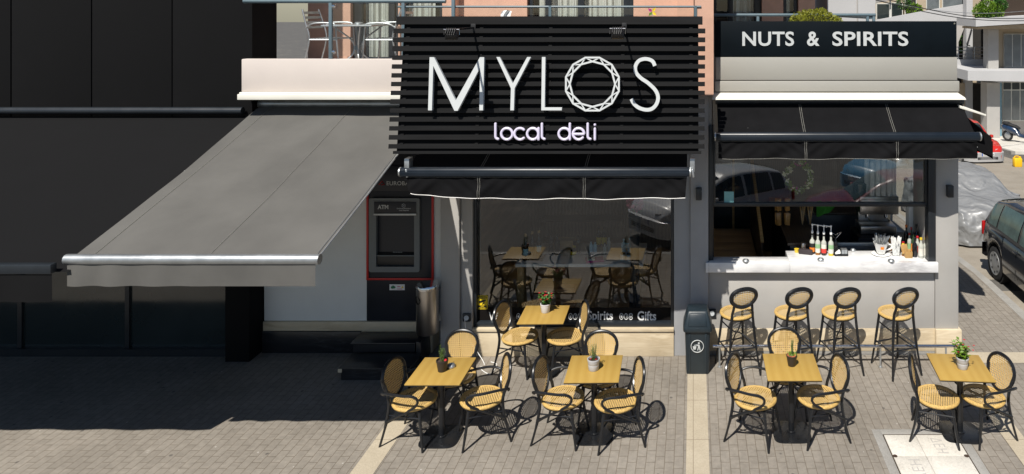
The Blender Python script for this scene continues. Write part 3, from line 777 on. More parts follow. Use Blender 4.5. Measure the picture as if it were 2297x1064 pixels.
# faceted ring O: two polygon outlines joined by a lattice
b = MB(); cx, cy = q2(386, 560); n = 12
def og(r, k, tw=0):
    a = 2*PI*(k+tw)/n + PI/n; return (su(cx+r*math.cos(a)*1.0, cy-r*math.sin(a)), sv(cy-r*math.sin(a)))
outer = [og(61, k) for k in range(n)]; inner = [og(50.5, k, .5) for k in range(n)]
stroke_poly(b, outer, .021, .02, .07, True); stroke_poly(b, inner, .021, .021, .069, True)
for k in range(n):
    stroke_poly(b, [outer[k], inner[k]], .014, .024, .066); stroke_poly(b, [inner[k], outer[(k+1) % n]], .014, .0245, .0655)
    mo = tuple((outer[k][i]+outer[(k+1) % n][i])/2 for i in (0,1)); mi_ = tuple((inner[k][i]+inner[k-1][i])/2 for i in (0,1))
b.build('letter', M['letter'], ms)
b = MB()
sp = smooth_path([(797,440,0),(780,408,0),(738,394,0),(694,405,0),(670,440,0),(672,482,0),(705,520,0),(755,555,0),(800,600,0),(818,645,0),(808,690,0),(778,722,0),(738,729,0),(692,716,0),(660,690,0),(642,658,0)], 5)
stroke_poly(b, [(su(*q2(p.x,p.y)), sv(q2(p.x,p.y)[1])) for p in sp], .043, .02, .07)
o = b.build('letter', M['letter'], ms)
# "local deli" in round strokes
def dl(paths, name='small_letter'):
    b = MB()
    for P in paths:
        pts = [SG(su(x, y), sv(y), .02) for x, y in P]
        b.tube(pts, .016, 8); b.lathe([(.0005,-.016),(.0113,-.0113),(.016,0),(.0113,.0113),(.0005,.016)], pts[0], 8, cap=False); b.lathe([(.0005,-.016),(.0113,-.0113),(.016,0),(.0113,.0113),(.0005,.016)], pts[-1], 8, cap=False)
    return b.build(name, M['lilac'], ms)
def arc(cx, cy, r, a0, a1, n=16): return [(cx+r*math.cos(R(a0+(a1-a0)*k/n)), cy-r*math.sin(R(a0+(a1-a0)*k/n))) for k in range(n+1)]
ym, rr = 300.5, 12.6
el = lambda x: [(x,278),(x,305)]+arc(x+6,306,6,180,270,5)
for P in ([el(1112.5)], [arc(1138,ym,rr,0,360,22)], [arc(1167.5,ym,rr,48,312)], [arc(1196,ym,rr,0,360,22), [(1208.8,288),(1208.8,313)]], [el(1216.5)],
          [arc(1266.5,ym,rr,0,360,22), [(1279,278),(1279,313)]], [[(1285.5,ym+.5),(1311,ym+.5)]+arc(1298.5,ym,rr,2,318,18)], [el(1319)], [[(1335,289),(1335,313)], [(1335,280),(1335,280.6)]]):
    dl(P)

ns = thing('sign_board', 'long slate sign board reading NUTS & SPIRITS above the bar', 'sign', (2, 9.93, 4.1))
NY = 9.93
b = MB(); b.box(wx(1603,NY), wx(2146,NY), NY, 9.988, wz(127.5,NY), wz(48,NY)); b.build('board', M['sign'], ns, .004)
NF = fy(NY)
for body, p0, p1 in (('NUTS', 1665, 1781), ('&', 1810, 1838), ('SPIRITS', 1867, 2037)):
    text_on('lettering', body, NF, wx(p0,NY), wx(p1,NY), wz(103.5,NY), wz(71,NY), .012, M['letter'], ns, .020, 1.04)
b = MB(); b.lathe([(.012,-.004),(.012,.0)], (wx(2141,NY), NY, wz(53,NY)), 10, 'y'); b.build('bolt', M['chrome'], ns)

# ---------------------------------------------------------------- awnings
def awning(root, xa, xb, Yw, Zw, Yf, Zf, vz, seams, m, ridge=.03, vdrop=None, ends=None, wr=1.0):
    L_ = Vector((0, Yf-Yw, Zf-Zw))
    nu = 80
    b = MB(); b.grid(nu, 12, lambda u, v: (xa+(xb-xa)*u, Yw+(Yf-Yw)*v, Zw+(Zf-Zw)*v-ridge*math.sin(PI*v)-.006*wr*math.sin(u*19)*v)); b.uv = {}
    cv = b.build('canvas', m, root)
    for s in seams:
        b = MB()
        for o in (-.012, .012):
            u = (s-xa)/(xb-xa)
            b.tube([(s+o, Yw+(Yf-Yw)*k/8, Zw+(Zf-Zw)*k/8-ridge*math.sin(PI*k/8)-.006*wr*math.sin(u*19)*k/8+.005) for k in range(9)], .0028, 4)
        b.build('seam', M['stitch'], cv)
    b = MB(); b.tube([(xa-.03, Yf-.02, Zf), (xb+.03, Yf-.02, Zf)], .047, 14); b.box(xa-.03, xb+.03, Yf-.075, Yf-.02, Zf-.055, Zf-.0); fb = b.build('front_bar', M['bar_metal'], root, .004)
    for x in (xa-.04, xb+.04):
        b = MB(); b.lathe([(.058,-.008),(.058,.008)], (x, Yf-.03, Zf-.01), 14, 'x'); b.build('end_cap', M['galv'], fb)
    zt_ = Zf-.06
    dd = vdrop or (lambda u: vz)
    def VP(u, v):
        x = xa+(xb-xa)*u
        near = min([abs(x-s) for s in seams]+[abs(x-xa), abs(x-xb)]+[9])
        s_ = math.exp(-near*3.2)
        wave = .020*wr*v*(math.sin(x*7.3+v*3)+.5*math.sin(x*16+v*5+1)) + .016*wr*s_*math.sin(near*34+v*10)*math.sin(PI*min(1, v*.9+.1))
        xo = 0
        if ends: xo = ends(u)*v
        return (x+xo, Yf-.045-wave-.02*v, zt_-dd(u)*v-.003*wr*math.sin(x*5)*v)
    b = MB(); b.grid(160, 8, VP); b.uv = {}; va = b.build('valance', m, root)
    b = MB(); b.tube([VP(k/160, 1) for k in range(161)], .0045 if ends else .003, 5); b.build('piping', M['piping'] if ends else M['stitch'], va)
    for s in seams:
        b = MB()
        for o in (-.012, .012): b.tube([Vector(VP((s+o-xa)/(xb-xa), k/6))+Vector((0,-.004,0)) for k in range(7)], .0028, 4)
        b.build('seam', M['stitch'], va)
    b = MB(); b.tube([Vector(VP(k/60, .04))+Vector((0,-.003,0)) for k in range(61)], .0016, 4); b.build('hem_stitch', M['stitch'], va)
    b = MB(); b.tube([(xa-.02, Yw+.0, Zw+.02), (xb+.02, Yw, Zw+.02)], .05, 12); b.build('roller', M['anthracite'], root)
    for x, s in ((xa+.25, 1), (xb-.25, -1)):
        b = MB(); e = Vector((x+s*.55, (Yw+Yf)/2+.1, (Zw+Zf)/2-.16)); b.bar((x, Yw-.02, Zw-.12), e, .05, .04); b.bar(e, (x, Yf+.03, Zf-.05), .045, .035); b.build('arm', M['anthracite'], root)

ma = thing('black_awning', 'half open black awning with white edged valance under the slatted sign', 'awning', (-1.75, 9.2, 2.6), 0, 'awnings over the shopfronts')
Yf = 8.64
awning(ma, wx(908,Yf), wx(1541,Yf), 9.75, 3.30, Yf, wz(383,Yf), .255, [wx(1077,Yf), wx(1312,Yf)], M['fabric'],
       vdrop=lambda u: .255-.06*math.exp(-u*9)+.012*math.sin(u*PI), ends=lambda u: .10*math.exp(-u*14)-.02*math.exp(-(1-u)*14))
na = thing('black_awning', 'black awning with stitched panels below the slate sign board', 'awning', (2, 9.5, 2.9), 0, 'awnings over the shopfronts')
Yf = 9.36
awning(na, wx(1611,Yf), wx(2189,Yf), 9.86, wz(230,9.86), Yf, wz(304,Yf), .235, [wx(1806,Yf), wx(2010,Yf)], M['fabric'], ridge=.015)
sa = thing('black_awning', 'black awning on the side wall around the bar corner, seen from beneath', 'awning', (4, 11.5, 2.9), 0, 'awnings over the shopfronts')
b = MB(); P = lambda u, v: (X2+.02+.50*v, 10.05+3.0*u, 3.43-.42*v-.02*math.sin(PI*v)); b.grid(20, 8, P); b.uv = {}; b.build('canvas', M['fabric'], sa)
b = MB(); b.tube([(X2+.51, 10.16, 2.985), (X2+.51, 13.08, 2.985)], .045, 12); b.build('front_bar', M['bar_metal'], sa)
b = MB(); b.grid(30, 4, lambda u, v: (X2+.53+.01*math.sin(u*20)*v, 10.05+3.0*u, 2.96-.25*v)); b.uv = {}; b.build('valance', M['fabric'], sa)
b = MB(); b.add([(X2+.02,10.05,3.42),(X2+.51,10.05,3.02),(X2+.53,10.05,2.75),(X2+.38,10.06,2.80),(X2+.02,10.07,3.05)], [(0,1,2,3,4)]); b.build('side_flap', M['fabric'], sa)
b = MB(); b.tube([(X2+.05, 10.03, 3.46), (X2+.05, 13.08, 3.46)], .045, 12); b.build('roller', M['white'], sa)

ga = thing('grey_awning', 'large grey canvas awning sloping down over the bank cash machine', 'awning', (-4.7, 9.8, 3.4), 0, 'awnings over the shopfronts')
Yw, Zw, Yg = 9.9, wz(236, 9.9), 6.88
sl = .352
XA, XB = -6.0, -3.62
GP = lambda u, v: (XA+(XB-XA)*u, Yw+(Yg-Yw)*v, Zw-sl*(Yw-Yg)*v-.035*math.sin(PI*v)*(1-.5*math.sin(u*5.2+.4))-.010*math.sin(u*21+v*3)*math.sin(PI*v)-.012*mnoise.noise(Vector((u*4, v*5, 1)))*math.sin(PI*v))
b = MB(); b.grid(50, 24, GP); b.uv = {}; cv = b.build('canvas', M['grey_fabric'], ga)
b = MB(); b.tube([Vector(GP(1, k/24))+Vector((0,0,.004)) for k in range(25)], .009, 6); b.tube([Vector(GP(.985, k/24))+Vector((0,0,.006)) for k in range(25)], .003, 4); b.build('hem', M['galv'], cv)
for x in (-4.70, -5.82):
    b = MB(); u = (x-XA)/(XB-XA)
    b.tube([Vector(GP(u, k/24))+Vector((0,0,.004)) for k in range(25)], .004, 4)
    b.build('seam', M['stitch'], cv)
b = MB(); b.tube([(XA-.03, Yg-.02, Zw-sl*(Yw-Yg)), (XB+.03, Yg-.02, Zw-sl*(Yw-Yg))], .05, 12); b.build('front_bar', M['galv'], ga)
b = MB(); b.grid(60, 4, lambda u, v: (XA+(XB-XA)*u, Yg-.045-.014*math.sin(u*40+.8*math.sin(u*9))*v*(.5+.5*math.sin(u*5+1)), Zw-sl*(Yw-Yg)+.02-.27*v)); b.uv = {}; b.build('valance', M['grey_fabric'], ga)
b = MB(); b.tube([(XA-.02, Yw, Zw+.02), (XB+.02, Yw, Zw+.02)], .055, 12); b.build('roller', M['galv'], ga)
for x, s in ((XA+.3, 1), (XB-.3, -1)):
    b = MB(); e = Vector((x+s*.7, 8.4, 2.7)); b.bar((x, Yw-.02, Zw-.15), e, .05, .04); b.bar(e, (x, Yg+.03, Zw-sl*(Yw-Yg)-.06), .045, .035); b.build('arm', M['galv'], ga)
# striking brackets holding the deli awning
for px, nm in ((912, 'left'), (1553, 'right')):
    b = MB(); p = at(px, 375, 8.60); b.box(p.x-.03, p.x+.03, p.y, p.y+.12, p.z-.06, p.z+.10); b.tube([p+Vector((.0,-.02,-.02)), p+Vector((.015,-.02,-.12))], .014, 8); b.build('bracket', M['galv'], ma, .005)

for px, py, l in ((1060, 62, 'small black floodlight on an arm at the top left of the slatted sign'), (1400, 60, 'small black floodlight on an arm at the top right of the slatted sign')):
    v = sv(py); r0 = SG(su(px, py), v, -.03); e = r0+Vector((0, -.78, .0))
    t = thing('floodlight', l, 'floodlight', r0, 0, 'floodlights over the slatted sign')
    b = MB(); b.bar(r0, e, .022, .022); b.bar(r0+Vector((0,.0,-.05)), r0+Vector((0,.0,.05)), .06, .012, (0,1,0)); b.build('arm', M['black'], t, .003)
    c = e+Vector((0, 0, -.055)); ax = Vector((0, .72, -.69))
    b = MB(); rw, rh = .075, .055
    fwd = ax; up_ = Vector((0, .69, .72)); sd_ = Vector((1,0,0))
    P8 = lambda k, w_: [c+sd_*(sx*rw*k)+up_*(sy*rh*k)+fwd*w_ for sx, sy in ((-1,-1),(1,-1),(1,1),(-1,1))]
    b.hexa(P8(.75,-.045)+P8(1,.03)); b.build('housing', M['black'], t, .01)
    for k in range(5):
        b = MB(); x = (k-2)*.024; b.hexa([c+sd_*(x+o)+up_*q+fwd*w_ for w_ in (-.07,-.046) for o, q in ((-.004,-.04),(.004,-.04),(.004,.04),(-.004,.04))]); b.build('cooling_fin', M['black'], t)
    b = MB(); b.hexa(P8(.85,.0305)+P8(.85,.034)); b.build('lens', M['chrome'], t)
    b = MB(); b.tube([c+sd_*(-rw-.01), c+sd_*(-rw-.012)+Vector((0,-.01,.06)), c+sd_*(rw+.012)+Vector((0,-.01,.06)), c+sd_*(rw+.01)], .006, 6); b.build('yoke', M['chrome'], t)
# ---------------------------------------------------------------- bistro furniture
def oval(c, rx, rz, tilt, egg=.16, n=40, x0=0):
    "egg-shaped loop in a plane leaning back by tilt; local y across, wider at the top"
    P = []
    for k in range(n):
        a = 2*PI*k/n; y = rx*math.cos(a)*(1+egg*math.sin(a)); z_ = rz*math.sin(a)
        P.append(Vector((c[0]-z_*math.sin(tilt)+x0, y, c[2]+z_*math.cos(tilt))))
    return P
def cane_panel(c, rx, rz, tilt, egg, x0=0, bow=.015):
    b = MB(); nr, n = 6, 40
    def pt(rr_, a):
        y = rx*rr_*math.cos(a)*(1+egg*math.sin(a)*rr_); z_ = rz*rr_*math.sin(a)
        return (c[0]-z_*math.sin(tilt)+x0-bow*(1-rr_*rr_), y, c[2]+z_*math.cos(tilt)), (y, z_)
    vs = [pt(0, 0)[0]]; uv = [(0, 0)]
    for j in range(1, nr+1):
        for k in range(n):
            p, q = pt(j/nr, 2*PI*k/n); vs.append(p); uv.append(q)
    fs = [(0, 1+k, 1+(k+1) % n) for k in range(n)]
    for j in range(nr-1):
        for k in range(n):
            a = 1+j*n+k; e = 1+j*n+(k+1) % n; fs.append((a, a+n, e+n, e))
    return b.add(vs, fs, 0, uv)
def seat_parts(root, r, zs):
    b = MB(); nr, n = 6, 40; vs = [(0,0,zs-.004)]; uv = [(0,0)]
    for j in range(1, nr+1):
        q = j/nr; rr_ = r*q
        for k in range(n):
            a = 2*PI*k/n; x, y = rr_*math.cos(a), rr_*math.sin(a)*1.03; vs.append((x, y, zs-.004*(1-q*q))); uv.append((x, y))
    fs = [(0, 1+k, 1+(k+1) % n) for k in range(n)]+[(1+j*n+k, 1+(j+1)*n+k, 1+(j+1)*n+(k+1) % n, 1+j*n+(k+1) % n) for j in range(nr-1) for k in range(n)]
    b.add(vs, fs, 0, uv); s = b.build('seat', M['cane'], root, world=False)
    b = MB(); b.tube([(r*math.cos(2*PI*k/40), r*1.03*math.sin(2*PI*k/40), zs-.018) for k in range(40)], .020, 8, True)
    b.build('woven_rim', M['cane_rim'], s, world=False)
    b = MB(); b.lathe([(r-.012,-.012),(r+.004,-.012),(r+.004,.012),(r-.012,.012)], (0,0,zs-.040), 40, sy=1.03, cap=False)
    b.build('seat_ring', M['frame'], root, world=False)
def bistro_chair(name, label, arms):
    t = thing(name, label, 'chair')
    zs, r = .465, .222
    seat_parts(t, r, zs)
    fr = M['frame']
    bc, brx, brz, tl, eg = (-.262, 0, .668), .192, .196, R(11), .17
    b = MB(); b.tube(oval(bc, brx, brz, tl, eg), .0185, 8, True)
    bf = b.build('back_frame', fr, t, world=False)
    cane_panel(bc, brx-.006, brz-.006, tl, eg).build('backrest', M['cane'], t, world=False)
    for s in (-1, 1):
        b = MB(); b.tube(smooth_path([(.235, s*.205, 0), (.195, s*.180, .22), (.165, s*.158, zs-.05)], 4), [.013]*3+[.016]*3+[.018]*3, 8); b.build('leg', fr, t, world=False)
        b = MB(); b.tube(smooth_path([(-.285, s*.225, 0), (-.222, s*.200, .25), (-.198, s*.180, .45), (-.232, s*.172, .58), (-.272, s*.188, .70)], 4), [.013]*4+[.0175]*8+[.0175]*5, 8); b.build('leg', fr, t, world=False)
    # crossed bentwood brace and side rails
    b = MB()
    for s in (-1, 1):
        b.tube(smooth_path([(.200, s*.180, .245), (.05, s*.06, .325), (-.05, -s*.06, .325), (-.222, -s*.200, .255)], 5), .009, 6)
    b.tube([(.19,.175,.345), (-.215,.19,.345)], .008, 6); b.tube([(.19,-.175,.345), (-.215,-.19,.345)], .008, 6)
    b.build('brace', fr, t, world=False)
    if arms:
        for s in (-1, 1):
            b = MB(); b.tube(smooth_path([(-.262,s*.182,.56), (-.25,s*.240,.605), (-.14,s*.285,.635), (.03,s*.290,.637), (.15,s*.27,.632), (.20,s*.25,.59), (.175,s*.235,.52), (.09,s*.23,.455), (-.05,s*.225,.375), (-.222,s*.208,.275)], 5), .0145, 8)
            b.build('armrest', fr, t, world=False)
    return t
def bar_stool(name, label):
    t = thing(name, label, 'bar stool'); zs, r = .775, .205; fr = M['frame']
    seat_parts(t, r, zs)
    bc, brx, brz, tl, eg = (-.225, 0, 1.035), .178, .125, R(9), .14
    b = MB(); b.tube(oval(bc, brx, brz, tl, eg), .027, 8, True); b.build('back_frame', fr, t, world=False)
    cane_panel(bc, brx-.01, brz-.01, tl, eg).build('backrest', M['cane'], t, world=False)
    for s in (-1, 1):
        b = MB(); b.tube(smooth_path([(.24, s*.21, 0), (.19, s*.17, .40), (.15, s*.145, zs-.05)], 4), [.014]*4+[.018]*5, 8); b.build('leg', fr, t, world=False)
        b = MB(); b.tube(smooth_path([(-.265, s*.225, 0), (-.205, s*.18, .42), (-.180, s*.150, .77), (-.200, s*.135, .88), (-.214, s*.125, .96)], 4), [.014]*4+[.0185]*13, 8); b.build('leg', fr, t, world=False)
    b = MB()
    xf_, xr = .203, -.222; yf, yr = .18, .193
    for z_ in (.30,): b.tube([(xf_,-yf,z_),(xf_,yf,z_)], .010, 6); b.tube([(xr,-yr,z_+.06),(xr,yr,z_+.06)], .010, 6)
    for s in (-1, 1): b.tube([(xf_,s*yf,z_+.03),(xr,s*yr,z_+.03)], .010, 6)
    b.build('footrest', fr, t, world=False)
    b = MB()
    for s in (-1, 1): b.tube(smooth_path([(.175,s*.155,.60),(.04,s*.04,.50),(-.04,-s*.04,.49),(-.20,-s*.17,.40)], 5), .009, 6)
    b.build('brace', fr, t, world=False)
    return t
arm0 = bistro_chair('armchair', '', True); side0 = bistro_chair('bistro_chair', '', False); stool0 = bar_stool('bar_stool', '')
used = set()
def place(src, x, y, a, label, group):
    o = src if src.name not in used else copy_tree(src)
    used.add(src.name)
    o.location = (x, y, .004 if False else 0); o.rotation_euler = (0, 0, R(a)); o['label'] = label; o['group'] = group
    return o
GC = 'black framed cane chairs around the square tables'
place(arm0, -3.13, 8.02, -13, 'cane armchair left of the table with the black rosemary pot beside the bank steps', GC)
place(arm0, -2.385, 8.05, 205, 'cane armchair right of the table with the black rosemary pot, seen edge on', GC)
place(side0, -2.85, 8.52, 270, 'armless cane chair behind the table with the black rosemary pot, facing out', GC)
place(arm0, -1.47, 8.05, -12, 'cane armchair left of the table with the grey rosemary pot in front of the deli', GC)
place(arm0, -.868, 7.99, 198, 'cane armchair right of the table with the grey rosemary pot', GC)
place(side0, -1.13, 8.50, 270, 'armless cane chair behind the table with the grey rosemary pot, against the plinth', GC)
place(side0, -2.32, 9.55, -18, 'armless cane chair left of the table pushed against the deli window', GC)
place(side0, -1.72, 9.55, 202, 'armless cane chair right of the table pushed against the deli window', GC)
place(arm0, .70, 8.045, -26, 'cane armchair left of the table with the small black succulent pot', GC)
place(arm0, 1.415, 8.07, 197, 'cane armchair right of the table with the small black succulent pot', GC)
place(side0, 1.13, 8.58, 270, 'armless cane chair behind the table with the small black succulent pot', GC)
place(side0, 2.76, 8.07, -20, 'armless cane chair left of the rightmost table, its back in shade', GC)
place(arm0, 3.28, 8.085, 201, 'cane armchair right of the rightmost table, near the photo edge', GC)
GS = 'cane bar stools along the counter wall'
for x, l in ((.585, 'cane bar stool nearest the dark litter bin and the shaded pilaster'), (1.316, 'second cane bar stool from the litter bin, behind the succulent table'), (1.952, 'third cane bar stool from the litter bin'), (2.71, 'cane bar stool farthest right, under the steel ashtray end of the counter')):
    place(stool0, x, 9.57, 108 + random.Random(x).uniform(-2, 2), l, GS)

def table0():
    t = thing('bistro_table', '', 'table', (0,0,0), 0, 'square oak topped bistro tables')
    b = MB(); b.box(-.3,.3,-.3,.3,.738,.750); top = b.build('tabletop', M['table_wood'], t, .0015, world=False)
    b = MB(); b.box(-.299,.299,-.299,.299,.728,.7375); b.build('edge_board', M['black'], top, world=False)
    b = MB(); b.lathe([(.034,.0),(.034,.70)], (0,0,.016), 16); b.lathe([(.05,0),(.05,.008),(.036,.012)], (0,0,.0145), 16); b.box(-.16,.16,-.16,.16,.716,.727); b.build('pedestal', M['frame'], t, world=False)
    b = MB(); P = []
    for k in range(48):
        a = 2*PI*k/48; c, s = math.cos(a), math.sin(a); e = .42
        P.append((.215*math.copysign(abs(c)**e, c), .215*math.copysign(abs(s)**e, s)))
    b.prism(P, lambda u, v, w_: (u, v, w_), .010); b.build('base_plate', M['frame'], t, .003, world=False)
    return t
tb = table0()
TABLES = [(-2.84, 8.05, 0, 'oak topped square table carrying the black rosemary pot and an ashtray'),
          (-1.123, 8.10, 1.2, 'oak topped square table carrying the grey ribbed rosemary pot'),
          (1.12, 8.14, 0, 'oak topped square table carrying the small black succulent pot'),
          (-1.99, 9.52, 1, 'oak topped square table standing against the deli window with red flowers'),
          (3.04, 8.13, -4.4, 'oak topped square table at far right carrying the red leaved plant')]
for k, (x, y, a, l) in enumerate(TABLES):
    o = tb if k == 0 else copy_tree(tb)
    o.location = (x, y, .003); o.rotation_euler = (0, 0, R(a)); o['label'] = l
    if k == 3: o.scale = (1, .93, 1)

# ---------------------------------------------------------------- potted plants
rnd = random.Random(7)
def pot(t, r0, r1, h, m, ribs=False):
    b = MB(); pr = [(r0*.94,0),(r0,.004)]
    if ribs: pr += [(r0+(r1-r0)*.5, h*.48),(r0+(r1-r0)*.5-.002, h*.5),(r0+(r1-r0)*.5, h*.52)]
    pr += [(r1,h*.86),(r1+.003,h*.88),(r1+.003,h),(r1-.005,h),(r1-.008,h*.86)]
    b.lathe(pr, (0,0,0), 24, cap=False); b.add([(0,0,0)]+[(r0*.94*math.cos(2*PI*k/24), r0*.94*math.sin(2*PI*k/24), 0) for k in range(24)], [(0,1+(k+1) % 24,1+k) for k in range(24)])
    p = b.build('pot', M[m], t, world=False)
    b = MB(); b.lathe([(.001,h*.88),(r1-.007,h*.86)], (0,0,0), 20, cap=False); b.build('soil', M['soil'], p, world=False)
def sprigs(t, n, h0, hh, spread, L, W, m, per=26, seed=1, droop=.2):
    r = random.Random(seed); b = MB(); st = MB()
    for k in range(n):
        a = r.uniform(0, 2*PI); q = r.uniform(.1, 1)*spread; base = Vector((q*.35*math.cos(a), q*.35*math.sin(a), h0))
        tip = Vector((q*math.cos(a), q*math.sin(a), h0+hh*r.uniform(.55, 1)))
        st.tube([base, (base+tip)/2+Vector((0,0,.01)), tip], [.003,.0025,.0015], 5)
        for j in range(per):
            u = .12+.88*j/per; c = base.lerp(tip, u); an = r.uniform(0, 2*PI)
            d = Vector((math.cos(an), math.sin(an), r.uniform(.3, 1.1)-droop)); b.leaf(c, d, Vector((r.uniform(-1,1), r.uniform(-1,1), 1)), L*r.uniform(.7, 1.2)*(1-.3*u), W*r.uniform(.8, 1.2))
    st.build('stem', M['rosemary'], t, world=False); b.build('foliage', M[m], t, world=False, smooth=180)
def blossoms(t, pts, s, m):
    b = MB()
    for p in pts:
        for k in range(7):
            a = 2*PI*k/7; b.leaf(p, (math.cos(a), math.sin(a), .5), (0,0,1), s, s*.7)
    b.build('blossom', M[m], t, world=False)
def onto(t, px, py, ztop):
    d = (H-ztop)*F/(py-VY); t.location = (wx(px, d), d, ztop)
zt_ = .7535
p = thing('potted_plant', 'rosemary sprigs in a tapered black plastic pot on the leftmost table', 'potted plant', group='plants standing on the tables'); onto(p, 992, 832, zt_)
pot(p, .047, .064, .125, 'pot_black'); sprigs(p, 9, .10, .20, .055, .030, .005, 'rosemary', 34, 3)
b = MB(); b.lathe([(.002,.0),(.018,.010),(.012,.022),(.002,.026)], (.045,-.02,.118), 10); b.build('red_pebble', M['flower_red'], p, world=False)
p = thing('potted_plant', 'thin rosemary in a banded grey pot on the table before the deli plinth', 'potted plant', group='plants standing on the tables'); onto(p, 1331.5, 829, zt_)
pot(p, .058, .068, .125, 'pot_grey', True); sprigs(p, 8, .11, .19, .06, .026, .005, 'rosemary', 30, 9)
blossoms(p, [Vector((.03,-.03,.125)), Vector((-.03,-.02,.125))], .014, 'flower_red')
p = thing('potted_plant', 'spiky succulent stems in a small black pot on the table before the stools', 'potted plant', group='plants standing on the tables'); onto(p, 1776, 820, zt_)
pot(p, .043, .060, .12, 'pot_black'); sprigs(p, 4, .11, .20, .035, .018, .006, 'rosemary', 40, 14); 
r = random.Random(4); b = MB()
for k in range(60):
    a = r.uniform(0, 2*PI); b.leaf((r.uniform(-.045,.045), r.uniform(-.045,.045), .115), (math.cos(a), math.sin(a), r.uniform(.6,1.4)), (0,0,1), r.uniform(.025,.045), .012)
b.build('foliage', M['vine'], p, world=False)
b = MB()
for k in range(12): a = 2*PI*k/12; b.lathe([(.001,0),(.012,.006),(.009,.016),(.001,.02)], (.042*math.cos(a), .042*math.sin(a), .108), 7)
b.build('terracotta_pebbles', mat('terracotta_pebbles', (.45,.13,.06), .8), p, world=False)
p = thing('potted_plant', 'leafy plant with red flowers in a pale pot on the table against the window', 'potted plant', group='plants standing on the tables'); onto(p, 1223.5, 700, zt_)
pot(p, .055, .066, .115, 'pot_white'); sprigs(p, 18, .10, .15, .11, .055, .03, 'leaf', 10, 21)
r = random.Random(8); blossoms(p, [Vector((r.uniform(-.09,.09), r.uniform(-.09,.06), r.uniform(.17,.27))) for k in range(14)], .02, 'flower_red')
p = thing('potted_plant', 'drooping plant with red tips in a banded grey pot on the rightmost table', 'potted plant', group='plants standing on the tables'); onto(p, 2159, 826, zt_)
pot(p, .056, .068, .125, 'pot_grey', True); sprigs(p, 16, .11, .19, .12, .062, .030, 'vine', 9, 31, .5)
r = random.Random(18); blossoms(p, [Vector((r.uniform(-.11,.11), r.uniform(-.1,.08), r.uniform(.20,.31))) for k in range(12)], .016, 'flower_red')

def steel_ashtray(label, px, py, ztop, s=1.0):
    t = thing('ashtray', label, 'ashtray', group='round steel ashtrays'); onto(t, px, py, ztop)
    b = MB(); b.lathe([(.040*s,0),(.047*s,.008*s),(.047*s,.022*s),(.036*s,.036*s),(.024*s,.040*s),(.022*s,.030*s),(.001,.028*s)], (0,0,0), 24, cap=False); b.build('bowl', M['galv'], t, world=False)
    b = MB(); b.lathe([(.0475*s,.003*s),(.0478*s,.007*s)], (0,0,0), 24, cap=False); b.build('band', M['chrome'], t, world=False)
steel_ashtray('steel ashtray hidden behind the black rosemary pot on the leftmost table', 1012, 824, zt_)
zct = ct1+.0008
steel_ashtray('steel ashtray alone on the narrow left part of the marble counter', 1673, 588, zct)
steel_ashtray('steel ashtray in front of the syrup bottles on the marble counter', 1841, 585, zct)
steel_ashtray('steel ashtray on the counter in front of the cup of spoons', 1999, 588, zct)
steel_ashtray('steel ashtray at the back edge of the marble counter', 1913.5, 563, zct, .8)

# ---------------------------------------------------------------- things on the bar counter
def bottle(t, r, h, m, label_m=None, neck=.35, nr=.3, capm=None, world=False, lab=(.12,.5)):
    b = MB(); hb = h*(1-neck)
    b.lathe([(r*.9,0),(r,.006),(r,hb),(r*.85,hb+h*.06),(r*nr,hb+h*.16),(r*nr,h*.95),(r*nr*1.15,h*.95),(r*nr*1.15,h)], (0,0,0), 16); b.build('glass_body', M[m] if isinstance(m, str) else m, t, world=world)
    if label_m:
        b = MB(); b.lathe([(r+.0012,h*lab[0]),(r+.0012,h*lab[1])], (0,0,0), 16, cap=False); b.build('paper_label', M[label_m] if isinstance(label_m, str) else label_m, t, world=world)
    if capm:
        b = MB(); b.lathe([(r*nr*1.3,h*.93),(r*nr*1.3,h*1.03),(r*nr*1.1,h*1.04)], (0,0,0), 12); b.build('cap', M[capm], t, world=world)
M['amber'] = mat('amber_syrup', (.30,.12,.015), .12, var=.1); M['gold'] = mat('golden_syrup', (.72,.50,.04), .12, var=.1); M['dark_syrup'] = mat('dark_syrup', (.02,.008,.01), .1, var=.1); M['cola'] = mat('black_syrup', (.03,.02,.018), .1, var=.1)
M['lab_black'] = mat('black_label', (.015,.015,.015), .5); M['lab_orange'] = mat('orange_label', (.75,.22,.02), .5); M['lab_cream'] = mat('cream_label', (.68,.66,.58), .6); M['lab_green'] = mat('green_label', (.25,.42,.22), .6); M['lab_red'] = mat('red_label', (.6,.04,.03), .6); M['lab_blue'] = mat('pale_blue_label', (.36,.62,.72), .6)
M['clearish'] = mat('pale_glass_bottle', (.46,.47,.42), .1, var=.1); M['green_glass'] = mat('green_bottle_glass', (.03,.06,.025), .08, var=.1); M['dark_bottle'] = mat('dark_bottle_glass', (.012,.012,.014), .07, var=.1); M['blue_cap'] = mat('blue_cap', (.03,.22,.55), .4)
